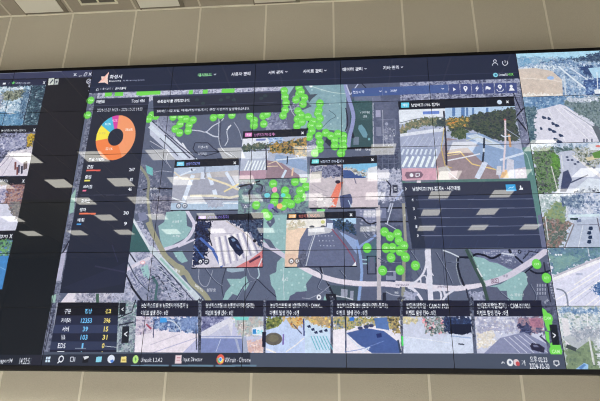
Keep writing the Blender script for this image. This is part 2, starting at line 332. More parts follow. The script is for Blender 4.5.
curve([(356, 217), (362, 218), (366, 222), (371, 224), (380, 222), (412, 221.5)], 1.4, (18, 20, 32)); line([(310, 208.4), (412, 207.7)], 1.4, (20, 22, 34)); text('남양', 375, 380, 207.4, 1.8, WHT)
blocks([(357, 222), (376, 225), (376, 248), (364, 236)], 6, 2.4, (146, 148, 172), 8); line([(393, 203), (387, 224)], 1, (190, 194, 214)); line([(391, 203), (388, 212)], 1.5, (170, 174, 196)); poly([(376, 208), (386, 208), (386, 218), (377, 218)], (112, 116, 146))
poly([(362, 244), (376, 235), (377, 300), (362, 300)], (84, 88, 112)); poly([(362, 250), (370, 244), (376, 238), (377, 262), (366, 262)], (72, 96, 110)); curve([(376, 235), (370, 240), (362, 245), (358.5, 249)], 2.2, (130, 150, 200)); 
line([(367, 256), (376, 256), (375.8, 274), (367.2, 274), (367, 256)], .9, (18, 20, 32)); poly([(369.5, 257), (374, 257), (373.8, 273), (369.4, 273)], (92, 94, 116)); line([(361, 259.5), (367, 259.5)], 1.2, (150, 184, 200)); line([(361, 263.5), (367, 263.5)], 1.2, (150, 184, 200))
tbox(379, 226, 412, 290, [(60, 64, 88), (72, 76, 100), (86, 90, 114)], 16, 4); line([(385, 223), (399, 231), (402, 248)], .8, (180, 184, 204)); line([(380, 272), (400, 271)], .8, (180, 184, 204)); poly([(386, 275.5), (395, 276), (396, 280), (386, 280)], (130, 134, 160)); poly([(393, 272), (396, 272), (396, 280), (394, 280)], (130, 134, 160))
curve([(356, 240), (359.5, 252), (361, 264), (361.5, 275), (360, 287), (358.5, 301)], 2.5, (130, 154, 206))
poly([(328, 285), (358, 287), (357, 301), (332, 301)], (62, 74, 84)); poly([(341.5, 289), (347.5, 289.6), (347, 297), (341, 296.5)], (150, 152, 172)); poly([(350, 291), (353.5, 291), (353, 300), (349.5, 300)], (140, 142, 164)); poly([(362, 289), (376, 290), (376, 301), (361, 301)], (78, 82, 106))
poly([(300, 270), (312, 276), (306, 284), (307, 291), (300, 292)], GRN); line([(320, 266), (322, 273), (327, 281), (333, 294)], 1.5, (26, 28, 42)); line([(322, 268), (324, 276), (329, 284)], .5, (150, 152, 170)); line([(302, 298), (309, 299), (320, 294), (330, 286)], .6, (150, 152, 170))
line([(336, 296), (345, 297.5), (353, 300)], 1, (196, 198, 212)); poly([(326, 294), (336, 294), (337, 301), (326, 301)], (20, 22, 32)); line([(330, 296.6), (331.5, 298), (333, 296.5)], .6, WHT); disc(319, 297.5, 2, 2.3, WHT); disc(319, 297.5, .8, 1, (60, 60, 80)); poly([(323.5, 301), (325, 295), (327, 301)], (140, 180, 176))
curve([(300, 265.6), (307, 269.5), (315, 273.5), (325, 277.5), (338, 281), (352, 283), (366, 284), (385, 284), (400, 285.6)], 4.6, (222, 212, 226))
line([(378, 205), (378.6, 240), (379, 300)], 3.6, (176, 168, 176)); line([(403.4, 203), (406, 248)], 2.6, (150, 146, 132)); line([(406, 248), (404, 262), (403, 302)], 3.0, (140, 138, 122)); text('남양중앙로', 404, 405.5, 215, 2, WHT)
line([(412, 221), (416, 270), (431, 302)], .6, (60, 64, 86)); curve([(395, 283.6), (415, 285), (437, 288), (455, 288.5), (470, 286.5), (487, 283), (500, 279), (510, 274.5), (522, 267), (534, 259), (547, 249)], 5.0, (220, 212, 226))
line([(428, 247), (429.5, 270), (431, 302)], 4.4, (216, 214, 230)); curve([(410, 285), (418, 280), (424, 272), (426.5, 262), (426, 250)], 1.8, (216, 214, 230)); curve([(432, 274), (438, 276), (442, 281), (443, 287), (446, 298)], 2, (216, 214, 230)); curve([(408, 287), (414, 290), (420, 297), (423, 303)], 2.4, (216, 214, 230)); curve([(421, 284), (421, 277), (426, 276), (427, 284)], 1.2, (216, 214, 230)); curve([(432, 291), (440, 291), (441, 300), (434, 301)], 1.6, (216, 214, 230)); curve([(443, 301), (447, 295), (454, 290)], 1.8, (216, 214, 230)); text('비봉매송도시고속', 396, 409, 285, 2, (110, 100, 120)); text('고속도로', 437, 448, 287, 2, (120, 110, 130))
line([(383, 301), (386, 292), (392, 295), (400, 296)], .7, (170, 172, 190)); text('화성', 394.5, 398.5, 292.8, 2, WHT); tbox(404, 292, 416, 301, [(140, 142, 170), (170, 172, 196)], 7, 2); poly([(382.5, 293), (386, 292.5), (386, 301), (382.5, 301)], (30, 32, 46))
# right half: farmland and hills
poly([(437, 249), (480, 249), (482, 283), (455, 286), (440, 285), (432, 272), (431, 249)], (84, 88, 108)); line([(458, 257), (457.5, 266), (460, 276), (464, 286)], 1.7, (22, 24, 36)); line([(456.4, 258), (456, 268), (459, 280), (462, 287)], .6, (150, 156, 166)); line([(443, 250), (451, 253), (459, 257)], 1.2, (200, 208, 220)); line([(442, 249), (445, 284)], .6, (54, 58, 76))
poly([(468, 249), (545, 249), (537, 258), (518, 268), (500, 270), (480, 258)], (108, 112, 142)); blocks([(482, 250), (520, 250), (516, 257), (484, 256)], 2.6, 2, (170, 170, 192), 11)
poly([(472, 256), (484, 258), (490, 262), (497, 263), (503, 266), (509, 269), (515, 270), (505, 275), (485, 281), (479, 272)], GRN); poly([(486, 259), (500, 256), (513, 257), (521, 264), (514, 269), (504, 266), (497, 262)], (88, 90, 118)); tex([(490, 258), (513, 257), (518, 265), (504, 264)], [(84, 88, 112), (100, 102, 130), (176, 178, 200)], 6, 2, .8)
curve([(459, 257), (470, 257), (476, 254), (484, 255), (492, 258), (501, 254)], 1.8, (18, 20, 32)); line([(502, 253), (514, 255)], 1.4, (200, 204, 220)); line([(515, 256), (525, 265)], 1.7, (22, 24, 38)); line([(509, 249), (511, 253)], 2.2, (22, 24, 38)); disc(519.5, 251.5, 1.6, 1.8, (24, 26, 40)); disc(519.5, 251.5, .8, .9, (130, 134, 160)); blocks([(519, 250), (543, 248), (530, 262), (524, 258)], 3.6, 3, (80, 82, 108), 6); line([(523, 259), (530, 251), (541, 253)], .8, (24, 26, 40)) 
poly([(484, 288), (501, 284), (520, 272), (533, 272), (528, 284), (524, 291), (523, 303), (506, 303), (507, 291), (499, 291)], GRN); poly([(479, 287), (497, 287), (500, 291), (507, 293), (508, 302), (490, 302)], (84, 86, 108)); tbox(470, 292, 484, 302, [(120, 122, 150), (170, 172, 196)], 6, 3)
poly([(526, 273), (548, 262), (557, 303), (522, 303), (523, 292), (528, 284)], (76, 78, 98)); line([(525, 273), (533, 266)], 1.2, (22, 24, 38)); curve([(530, 270), (536, 273), (543, 273), (552, 270)], 1.6, (22, 24, 38)); poly([(512, 270), (524, 264), (526, 268), (514, 275)], SL)
curve([(485, 284), (500, 279.5), (511, 274.5), (523, 267), (535, 259), (547, 250)], 5.0, (206, 198, 216)); line([(466, 249), (475, 268), (483, 284), (488, 302)], 2.8, (52, 70, 62)); line([(469, 249), (486, 286)], .5, (110, 150, 120)); line([(477, 268), (482, 277)], 1.2, (210, 215, 220)); line([(466, 289), (469, 302)], 1.2, (30, 32, 46)); text('82', 492, 497, 281, 2.6, (120, 90, 110)); line([(491, 279.3), (498, 278.3), (498.6, 282.5), (491.4, 283.4), (491, 279.3)], .5, (130, 100, 120))
text('△ 봉담산', 510, 524, 295, 2.2, (200, 212, 214)); text('비봉', 503, 508, 276, 2, (120, 110, 130)); 
for i in range(4):
    for j in range(3): box(537 + i * 2.6, 284 + j * 4, 538.4 + i * 2.6, 287 + j * 4, (150, 152, 172))
line([(544, 262), (547, 280), (551, 303)], .9, (24, 26, 40)); blocks([(546, 252), (549, 252), (552, 274), (548, 274)], 2, 3, (110, 112, 136), 9); blocks([(549, 278), (553, 278), (556, 300), (552, 300)], 2, 2.6, (160, 162, 180), 10)
poly([(539, 296), (547, 296), (550, 304), (541, 308)], (98, 100, 120)); poly([(543, 303), (548, 299), (552, 305), (546, 308)], (146, 148, 166))
tex([(541, 303), (555, 303), (566, 355), (546, 355)], [(50, 52, 70), (84, 86, 108), (110, 112, 134)], 8, 3)
# map margin right of the big camera card
tex([(514, 96), (520, 96), (532, 150), (524, 150)], [(78, 80, 104), (112, 114, 140), (150, 152, 176)], 8, 2); line([(513, 92), (521, 110)], 1, (24, 26, 40)); line([(524, 108), (516, 117), (528, 132)], 1.4, (22, 24, 38)); line([(521, 112), (529, 135)], .5, (160, 162, 182))
poly([(520, 148), (532, 146), (547, 240), (538, 240)], (86, 124, 118)); curve([(521, 150), (527, 155), (530, 165), (533, 175)], .8, (150, 180, 176)); poly([(538, 215), (544, 214), (549, 249), (541, 249)], (100, 102, 130))
tex([(112, 301), (137, 301), (135, 355), (115, 355)], [(70, 72, 90), (120, 126, 140), (180, 190, 196), (90, 130, 120)], 7, 3); line([(118, 318), (132, 312), (136, 300)], .9, (26, 28, 40)); line([(119, 325), (134, 322)], 1.2, (30, 34, 44)); line([(131, 286), (145, 305)], 1.8, (20, 22, 34))
for x0, x1 in ((198, 202.5), (263, 266.5), (330.5, 333.5), (399.5, 403), (468.5, 473)):
    tex([(x0, 298), (x1, 298), (x1, 354), (x0, 354)], [(40, 42, 58), (96, 98, 116), (30, 32, 46), (150, 150, 160)], 6, 2)
for x, y in ((166, 216), (172, 226), (181, 221), (170, 234), (183, 232), (178, 215), (176, 256), (233, 285), (240, 282), (232, 293), (242, 288), (270, 222), (279, 219), (284, 238), (268, 236), (277, 243), (281, 270), (289, 272), (296, 275), (284, 281), (292, 285), (299, 283), (279, 289), (288, 293), (303, 278),
             (312, 90), (322, 90), (334, 96), (340, 104), (330, 104), (325, 116), (338, 118), (342, 126), (331, 124), (483, 263), (490, 270), (499, 270), (484, 275), (497, 275), (478, 266), (519, 279), (527, 277), (515, 287), (521, 284), (512, 298), (519, 295), (246, 190), (262, 200), (250, 205), (243, 199), (305, 287), (303, 274)):
    disc(x, y, .9, 1.0, (190, 216, 216), .55)
for p in ([(200, 165), (206, 176), (203, 190)], [(229, 152), (236, 158), (239, 170)], [(150, 146), (160, 156), (166, 164)], [(205, 268), (214, 280), (222, 286)], [(236, 300), (246, 284), (256, 280)], [(362, 228), (368, 236), (377, 238)], [(380, 262), (400, 262)], [(410, 250), (418, 262), (421, 270)], [(436, 252), (446, 270), (452, 284)], [(315, 268), (322, 276), (318, 288), (330, 292)], [(340, 270), (346, 278)], [(446, 262), (458, 262)], [(500, 292), (512, 302)], [(530, 284), (536, 296), (534, 303)], [(128, 262), (138, 280), (150, 292)], [(378, 258), (388, 262), (398, 262)]):
    curve(p, .9, (52, 56, 76)); curve([(a_ + .8, b_) for a_, b_ in p], .35, (150, 156, 178))
# ------------------------------------------------------------------ map markers
new('map_marker', 'round green camera markers on the map')
G = (108, 214, 72); GD = (84, 186, 58); GT = (196, 245, 176)
pins = [(90.5, 100.5), (87.6, 115), (152, 115), (149, 119), (156, 116), (173, 117), (181, 117), (186, 119), (193, 120), (180, 124), (189, 125.5), (175, 129), (188, 131), (179.5, 133), (213.5, 117.5), (221, 115), (232, 115), (250, 116), (263, 116), (267, 114), (254, 120.5), (263.5, 124), (254, 125.5),
 (284, 91), (285, 97), (286, 103), (285, 110), (283, 115.5), (299, 88), (299, 94), (296, 100), (298, 111), (297.5, 119), (297, 126), (301, 92), (304.5, 98), (303, 104), (320, 103.5), (319, 110), (301, 115), (318, 113.5), (308, 117), (320, 118.5), (302, 122), (313, 121.5), (311, 125.5), (319, 126), (312, 131), (309, 137), (326, 133), (319, 136), (331, 136), (343, 136), (338, 134), (335, 140.5), (343, 141), (320, 142.5), (335, 146), (343, 147), (320, 148.5),
 (315, 153), (341, 153), (306, 187), (301, 191.5), (303, 179), (302, 197), (273, 184), (285, 191), (295, 182), (300, 191), (275, 197), (287, 198), (274, 202), (286, 203), (256, 205), (265, 213), (268.5, 216), (283, 206), (291, 204), (298, 199),
 (367, 248), (382.5, 270.5), (400, 270), (415.5, 265.5), (384.5, 232), (390, 236.7), (397.5, 234), (399, 241), (386, 248), (392.5, 248), (400, 251), (404, 246), (391, 257.5), (405.5, 257), (536.8, 264), (546.7, 278)]
poly([(142, 90), (153, 89), (150, 95), (139, 96)], G)
for (x0, x1, y) in ((105, 112, 94.4), (115, 123.5, 94), (137, 144, 93), (146, 161, 92.6), (189, 193, 92.5), (203, 208, 92), (222, 235, 91)):
    poly([(x0, y - 2), (x1, y - 2.4), (x1 - .6, y + 2), (x0 - .6, y + 2.4)], G)
for x, y in pins:
    disc(x, y, 3.9, 4.5, GD); disc(x, y - .1, 3.6, 4.2, G)
    text(random.choice(['CAM', 'ON', 'CCTV', '접지']), x - 2.4, x + 2.4, y, 1.9, GT, .03)
disc(274.5, 190, 2.5, 2.9, (240, 150, 190)); disc(267, 195.5, 2.8, 2.4, (110, 210, 220)); disc(283, 195.5, 2.2, 2, (100, 220, 210)); disc(270.8, 206.3, 2.9, 2.9, (130, 110, 200)); line([(272, 208), (278, 212.5)], 1.3, (50, 36, 90)); disc(279.5, 206, 2.7, 2.9, (240, 180, 110))
poly([(541.5, 307), (546, 310), (552.5, 320), (552, 330), (548, 331), (545.5, 325), (543.5, 316)], G); poly([(545, 331), (549, 332), (550, 344), (557, 339), (561, 346), (562, 355), (552, 356), (550.5, 345), (546.5, 340)], G); disc(548, 318, 4, 4.4, G); disc(556, 351, 5, 4.6, G); text('CAM', 544, 551, 318, 2.4, GT); text('CAM', 552, 560, 351.6, 2.6, GT)
# ------------------------------------------------------------------ header bar
new('menu_bar')
HB = (28, 32, 52)
def yl(p, x):                       # piecewise edge height at pixel column x
    return np.interp(x, [a for a, b in p], [b for a, b in p])
ht = back(262, 87.3)[1]; polyc([P2(1, 0), P2(6, 0), P2(6, ht), P2(1, ht)], HB)
h2 = back(262, 81)[1]; polyc([P2(1, h2), P2(6, h2), P2(6, h2 + .006), P2(1, h2 + .006)], (46, 50, 76))
poly([(109, 71.6), (107.6, 78), (108, 84.5), (104.5, 82.5), (98, 83), (101.5, 79.4), (101, 76.2), (104.5, 76.4)], (240, 205, 194)); poly([(108.6, 72.2), (104, 80), (98.5, 82.8), (102, 79.4), (104.6, 76.6)], (245, 180, 160))
text('화성시', 109.6, 122, 76.9, 4.4, WHT, .04, 76.3); text('Hwaseong', 109.3, 121, 81.3, 2.2, WHT, .03, 80.7); text('AI Monitoring System', 122.8, 144.5, 80.8, 2.0, (180, 184, 206), .01, 80.0)
text('⌂', 96, 98.6, 89.6, 3, WHT); text('/ 대시보드 /', 100, 113, 89.0, 2.4, PALE, .02, 88.4); text('관제센터', 115, 126, 88.7, 2.8, WHT, .04, 88.2)
def chev(x, y): line([(x - 1.1, y - .5), (x, y + .5), (x + 1.1, y - .6)], .6, WHT)
text('대시보드', 197.8, 212, 75.1, 3.8, (150, 235, 150), .045, 74.4); chev(215, 74.3)
text('사용자 관리', 231.4, 250.5, 74.3, 4.1, WHT, .045, 73.4); text('서버 관리', 268, 283, 72.6, 3.9, WHT, .045, 71.9); chev(286.4, 71.7)
text('사이트 관리', 303, 322.4, 71.4, 4.1, WHT, .045, 70.6); chev(325.5, 70.4); text('데이터 관리', 342.5, 362.3, 69.5, 4.1, WHT, .045, 68.7); chev(365.5, 68.6)
text('기타 관리', 383, 399, 67.9, 4.1, WHT, .045, 67.2); chev(402, 67)
line([(492.4, 65.5), (493, 63.6), (494.6, 62.8), (493.6, 61.4), (494, 59.8), (495.2, 59.5), (496.3, 60.4), (496.2, 61.8), (495.3, 62.8), (497, 63.4), (498, 65.2)], .65, WHT)
line([(502.9, 61), (502.6, 63.2), (503.8, 65), (505.4, 65.4), (507.2, 64.4), (508, 62.6), (507.2, 60.8)], .65, WHT); line([(505.1, 60), (505.3, 62.5)], .6, WHT)
disc(495.6, 75, 2.4, 2.5, (130, 205, 220)); disc(495.8, 75, 1.1, 1.3, (60, 120, 160)); text('intelli', 499, 507.5, 74.8, 2.7, WHT, .035, 74.5); text('VIX', 507.9, 513.8, 74.5, 2.7, (120, 220, 90), .035, 74.3)
# toolbar
new('tool_bar')
poly([(351.5, 88.6), (448, 84.6), (448.6, 93), (352, 97)], (62, 82, 138), .93); line([(382.3, 87.4), (382.6, 95.6)], .5, (100, 110, 150))
text('현장시작', 352.8, 364.2, 92.4, 3, (214, 220, 240), .03, 92); chev(380.4, 91.4); text('30분', 390.4, 397.2, 90.8, 2.9, (214, 220, 240), .03); chev(442.6, 88.9); disc(386, 92, 1.1, 1.3, (140, 150, 180))
for i, x in enumerate((454, 465.5, 477, 488.5, 500.2, 511.5)):
    y = 89.4 - i * .28; poly([(x - 5.4, y - 5), (x + 5.2, y - 5.3), (x + 6, y + 5), (x - 4.8, y + 5.4)], (62, 68, 120))
poly([(452.8, 87.6), (456, 89.5), (453, 91.5)], WHT); disc(465.4, 88.2, 2.1, 2.4, WHT); poly([(463.6, 89.4), (467.2, 89.2), (465.6, 92.4)], WHT); disc(465.4, 88.1, .8, .9, (62, 68, 120))
poly([(477.6, 85.4), (475, 89.2), (476.6, 89.2), (476.2, 92), (479, 87.8), (477.2, 87.8)], WHT); poly([(485.6, 87), (487, 86), (491, 88), (490, 90), (487, 89), (485.6, 90.5)], WHT)
disc(500, 86.6, 2, 2.2, WHT); poly([(498.3, 87.6), (501.8, 87.5), (500.2, 90)], WHT); disc(500, 86.5, .7, .8, (62, 68, 120)); curve([(496.8, 89.4), (498.4, 91.4), (502.6, 91.2), (503.6, 89)], .7, WHT)
disc(511.4, 86.5, 1.5, 1.8, WHT); poly([(509, 91), (510.2, 88), (513, 88), (515, 90.6)], WHT)
# ------------------------------------------------------------------ message box
new('message_box', 'dark notice box with two lines of white writing')
poly([(153, 97.2), (281, 92), (281.4, 111.9), (154, 116.4)], (36, 39, 54)); poly([(153.5, 95.8), (281, 90.8), (281, 92.4), (153, 97.6)], (50, 54, 78)); line([(153.5, 107.2), (277, 102.4)], .5, (60, 62, 84))
text('순환관제를 진행합니다.', 157.6, 190, 101.6, 3.4, WHT, .045, 100.4); text("2024년 10월 30일, '배회&폭행우범-접지', '군집' 이벤트가 발생하였습니다.", 157, 249.6, 111.0, 3.0, (215, 217, 228), .03, 108.4)
for x, y in ((197, 100), (203, 103.5), (221, 100), (228, 97.5), (234, 100), (261, 98.5), (265, 96)): disc(x, y, 2.2, 1.8, (46, 62, 60), .7)
# ------------------------------------------------------------------ dashboard card
new('statistics_card', 'dark card with an event list and bars')
CB = (30, 33, 48)
poly([(95, 98.8), (149.4, 97), (124.2, 293), (59.5, 293.4)], CB); poly([(95, 98.8), (149.4, 97), (148.6, 104.4), (93.6, 106.2)], (36, 38, 56)); line([(93.6, 106.2), (148.6, 104.4)], .5, (70, 72, 92))
poly([(62, 288), (112, 268), (126, 262), (124.5, 284), (80, 292)], (38, 38, 58), .5); line([(95, 266), (125, 272)], 1.4, (54, 52, 72), .6); line([(112, 245), (118, 262)], 1, (44, 44, 66), .7)
text('이벤트', 96, 104.8, 102, 3.8, WHT, .04, 101.6); text('Total 486', 131.5, 145, 101.2, 3.4, WHT, .03, 100.8); text('2024-10-23 14:23 ~ 2024-10-30 14:23', 97, 142.5, 110.3, 2.8, (205, 207, 218), .03, 109)
text('주요 이벤트', 88.6, 104.6, 159.3, 3.2, WHT, .04)
def row(tx0, tx1, ty, t, bx0, bx1, by, bc, vx0, vx1, vy, v):
    text(t, tx0, tx1, ty, 3.4, WHT, .045); line([(bx0, by), (bx1, by - .1)], 1.7, bc); text(v, vx0, vx1, vy, 3.2, WHT, .035)
row(86.8, 93, 166.6, '군집', 86.2, 100.4, 170.4, (226, 92, 74), 129.3, 135, 169.5, '267')
row(85, 91, 176.8, '불법', 84.2, 90, 180.6, (232, 218, 90), 130, 133.2, 179.6, '82')
row(83, 92, 186.8, '쓰러짐', 82.4, 86, 190.9, (236, 110, 140), 128.4, 132, 189.3, '46')
line([(80, 195.2), (132, 195.2)], .4, (70, 72, 92)); text('교차로', 81, 90, 201, 3, WHT, .04)
row(79.6, 86, 209.6, '정차', 79, 95.8, 213.6, (236, 112, 74), 123.5, 129, 212.8, '30')
row(77.4, 84, 220, '배회', 76.6, 81, 224.3, (66, 140, 210), 124, 127.2, 223.6, '9')
# donut chart
new('donut_chart', 'round ring chart in orange, yellow, blue and magenta')
dcx, dcy = cv(115.6, 137.2); rx = 19.9 * PX * 1.02; ry = 22.2 * PX * 1.13; hx, hy = rx * .385, ry * .385
def arc(a0, a1, col):
    o = [(dcx + rx * math.sin(math.radians(a)), dcy - ry * math.cos(math.radians(a))) for a in np.linspace(a0, a1, 40)]
    i = [(dcx + hx * math.sin(math.radians(a)), dcy - hy * math.cos(math.radians(a))) for a in np.linspace(a1, a0, 40)]
    polyc(o + i, col)
arc(0, 152, (242, 148, 96)); arc(152, 262, (240, 122, 66)); arc(262, 304, (244, 226, 66)); arc(304, 340, (70, 176, 214)); arc(340, 360, (212, 60, 152))
polyc([(dcx + hx * math.sin(t), dcy - hy * math.cos(t)) for t in np.linspace(0, 2 * PI, 40)], CB)
text('58.6%', 125.5, 132.8, 129.6, 2.6, (250, 232, 220), .03); text('22.1%', 105.5, 112.5, 149, 2.6, (250, 232, 220), .03); text('8.2%', 105, 111, 124, 2.4, (215, 240, 246), .03); text('4.2%', 112.3, 117.5, 120.4, 2.4, (250, 200, 230), .03); text('6.9%', 99, 105.5, 133.3, 2.3, (220, 200, 90), .02)
# ------------------------------------------------------------------ table card
new('status_table', 'dark table of white, blue and yellow figures')
poly([(58, 302.6), (119, 302.8), (116.4, 354), (49, 354)], (24, 26, 40)); poly([(58, 302.6), (119, 302.8), (118.4, 315), (56.3, 315)], (14, 15, 22))
for y in (316.2, 333.0): pass
def tl(y): return np.interp(y, [302.6, 354], [58, 49])
def tr(y): return np.interp(y, [302.6, 354], [119, 116.4])
for y0, y1, c in ((316, 324.6, (30, 34, 54)), (324.6, 333.2, (46, 52, 78)), (333.2, 341.6, (26, 29, 46)), (341.6, 350, (42, 48, 72))):
    poly([(tl(y0), y0), (tr(y0), y0), (tr(y1), y1), (tl(y1), y1)], c)
BL = (110, 190, 245); YL = (244, 222, 110)
for y, a, b, c in ((311, ('구분', 64.5, 71), ('정상', 85, 92), ('경고', 105.6, 111.4)), (320.4, ('카메라', 61, 71), ('12353', 81, 92), ('396', 104, 110.6)), (329, ('서버', 62, 68.6), ('39', 82.8, 88), ('15', 104, 108.4)), (337.3, ('VA', 61, 65.4), ('103', 80.6, 87.6), ('31', 102.6, 107.6)), (345.8, ('EDS', 57.8, 65.4), ('1', 81.6, 83.4), ('0', 102, 104.6)), (352.6, ('▂▂', 57, 64), ('•', 80.4, 82), ('•', 101.5, 103))):
    h = 3.9 if y < 350 else 1.6
    text(a[0], a[1], a[2], y, h, WHT, .03); text(b[0], b[1], b[2], y, h, BL, .04); text(c[0], c[1], c[2], y, h, YL, .04)
line([(75, 348.6), (86, 348.6)], .5, (170, 172, 190)); line([(105, 346.3), (118, 347.4)], .5, (190, 192, 205))
new('arrow_button')
for q, s, x0, x1, y in (([(119.6, 303), (126, 303), (125.6, 314.6), (119.4, 314.6)], '<', 121.6, 123.8, 309), ([(122.6, 326), (129.6, 326), (128.8, 343), (121.6, 343)], '<', 124.4, 127.6, 334), ([(549.5, 324.5), (557, 324.5), (560, 345), (552.6, 345)], '>', 553, 556, 335.3)):
    poly(q, (22, 26, 34)); text(s, x0, x1, y, 4.2 if s == '>' or y > 320 else 3, WHT, .03)
# ------------------------------------------------------------------ camera popups on the map
def icons(x, y, c=(70, 74, 92)):
    disc(x, y, 2.7, 2.9, c, .9); disc(x, y, 1.5, 1.7, WHT); disc(x, y + .4, .6, .7, c); disc(x + 6.2, y, 2.7, 2.9, c, .9); line([(x + 4.8, y + 1.2), (x + 4.9, y - 1.2), (x + 7.4, y - 1.3), (x + 7.5, y), (x + 6, y + 1.2), (x + 4.8, y + 1.2)], .6, WHT)
late = []
def title(*a):
    late.append((cur[0], title_now, a)); title_now(*a)
def title_now(q, badge, bc, t, tc, xx=None):
    (x0, y0), (x1, y1), (x2, y2), (x3, y3) = q
    poly(q, DK)
    bx0, bx1, by = badge; h = (y3 - y0) * .46
    poly([(bx0, by - h / 1.7), (bx1, by - h / 1.7 - .2), (bx1 - .2, by + h / 1.7 - .2), (bx0 - .3, by + h / 1.7)], bc)
    text('차량', bx0 + 1.4, bx1 - 1.4, by, h * .7, (235, 250, 255), .02)
    text(t[0], t[1], t[2], by, 3.0, tc, .03, by - .7)
    if xx: text('×', xx[0] - 1.4, xx[0] + 1.4, xx[1], 2.9, WHT, .05)
# W1
new('camera_view', 'junction camera picture with pale lane markings')
title([(174.8, 160.2), (239, 157.4), (239, 165), (174, 167.8)], (176.8, 184.2, 163.9), (110, 200, 236), ('남양여고1795', 186, 200, ), (130, 140, 230), (234.9, 162.8))
poly([(174, 167.6), (239, 165), (238.3, 209.6), (170.6, 210)], (160, 160, 176))
poly([(174, 167.6), (239, 165), (239, 171), (173.6, 175)], (176, 188, 212)); poly([(174, 175), (239, 170), (239, 176), (173.4, 180)], (186, 180, 182))
line([(193, 175), (183, 202)], 4.0, (214, 224, 244)); line([(174, 178), (196, 169)], 1.6, (214, 224, 240)); poly([(201, 172), (205, 172), (205, 179), (200.5, 179)], (216, 222, 240)); line([(208, 173), (212.5, 185)], 3.6, (214, 224, 244)); line([(214, 190), (216.5, 198)], 4, (214, 224, 244)); line([(226, 172), (236, 188)], 3, (214, 224, 244)); line([(208, 178), (226, 184), (239, 190)], 2, (226, 212, 178)); line([(174, 172), (182, 179), (200, 179)], 1.5, (222, 210, 190)); line([(224, 192), (239, 184)], 1.6, (236, 218, 160))
line([(190, 196), (214, 196), (230, 198), (239, 196)], 2.4, (226, 218, 196)); poly([(170.8, 203), (238.5, 201), (238.4, 209.6), (170.6, 210)], (170, 190, 214)); line([(172, 198), (186, 203), (238, 203)], 1.2, (232, 236, 244)); line([(205, 167), (205, 178)], .8, (70, 74, 96)); line([(191.5, 168.5), (192, 171)], 1.2, (50, 52, 70)); tbox(208, 199, 224, 207, [(150, 154, 176), (190, 194, 210)], 8, 3); icons(178.6, 205.6, (104, 108, 124)); line([(170.4, 210.3), (238.3, 209.9)], .9, (16, 16, 30))
# W2
new('camera_view', 'junction camera picture with crosswalk and autumn trees')
title([(243.4, 131.4), (306.6, 128.6), (306.6, 136), (242.8, 138.8)], (245.4, 252.4, 135), (226, 130, 196), ('남양여고1795-접지4', 254, 275), (210, 130, 190), (302.6, 133))
poly([(242.8, 138.4), (306.6, 136), (307.6, 177.6), (239.4, 179.4)], (172, 178, 200)); poly([(242.8, 138.4), (270, 137.2), (269, 144), (242.4, 146)], (222, 226, 238)); tbox(268, 136, 282, 144, [(90, 130, 190), (190, 205, 230), (120, 150, 200)], 6, 2); poly([(256, 139), (265.5, 138.7), (265.5, 140.6), (256, 140.9)], (110, 120, 180))
tex([(242.4, 146), (256, 143), (269, 144), (269, 149), (242, 152)], [(110, 110, 90), (60, 76, 70), (150, 140, 110)], 6, 2); tex([(269, 144), (285, 141), (308, 137), (308, 158), (292, 154), (270, 152)], [(40, 52, 50), (84, 90, 66), (200, 150, 70), (90, 80, 76), (56, 70, 64)], 8, 3)
poly([(242, 152), (268, 151), (268, 158), (241.6, 159)], (206, 212, 228))
for i in range(7): line([(249 + i * 3.1, 160.5), (244.5 + i * 3.2, 170.5)], 1.35, (232, 240, 246))
poly([(240, 171), (266, 170), (266, 178.6), (239.6, 179.2)], (176, 140, 156)); poly([(266.5, 160), (282, 163), (300, 176), (300, 177.8), (266, 178.6)], (146, 120, 130)); poly([(276, 154), (306.8, 160), (307.4, 172), (290, 166), (274, 160)], (140, 160, 196)); line([(276, 160), (306, 157)], 1.4, (216, 226, 240)); line([(268, 164), (276, 161), (283, 169)], .9, (226, 204, 170)); line([(267, 166.5), (278, 166)], .8, (226, 204, 170)); line([(282, 178), (286, 170)], 2.4, (206, 220, 240)); line([(265.8, 146), (266.4, 170)], 1.2, (50, 44, 56)); line([(287.6, 156), (287, 164)], 1.2, (40, 44, 58)); line([(293, 168), (292, 176)], 1.6, (230, 190, 160)); line([(239.4, 179.6), (308, 177.8)], .8, (20, 22, 30))
# W3
new('camera_view', 'camera picture of a wide road with an orange lane')
title([(310.4, 158.4), (377, 155.4), (377, 163), (310, 165.8)], (312, 319, 161.6), (110, 220, 225), ('남양여고1795-접지3', 320.8, 343.4), (200, 210, 235), (372.4, 159.7))
poly([(310, 165.4), (377, 163), (378, 207.2), (308.6, 207.6)], (196, 184, 190)); tex([(310, 165.4), (343, 164.4), (343, 177), (324, 178), (310, 170)], [(40, 44, 72), (80, 80, 110), (150, 150, 176), (58, 60, 84)], 6, 2); poly([(343, 164.2), (377, 163), (377, 178), (360, 177), (352, 170), (343, 168)], (120, 180, 220)); poly([(343, 170), (352, 170.5), (362, 176), (366, 178), (343, 178.5)], (56, 76, 130)); tex([(345, 167), (352, 168), (358, 170), (368, 172), (368, 177), (356, 175)], [(60, 60, 60), (170, 160, 140), (210, 215, 225), (90, 88, 80)], 5, 3)
poly([(368, 168), (377, 166), (377, 180), (366, 178)], (214, 216, 226)); line([(315, 166.5), (322.5, 165.5), (322, 169.5), (315.5, 170.5), (315, 166.5)], .7, (190, 196, 210)); poly([(312, 172), (322, 171), (322, 178), (310, 180)], (176, 170, 166)); poly([(338, 182), (343, 182), (338, 200), (336, 207), (326, 207), (332, 195)], (230, 120, 96)); disc(338, 182, 2.4, 1.8, (40, 32, 50)); line([(341.6, 164.5), (342, 207)], .6, (60, 54, 70))
for i in range(5): curve([(312, 184 + i * 5), (322, 190 + i * 4.6), (328, 192 + i * 4.2)], .5, (160, 150, 160))
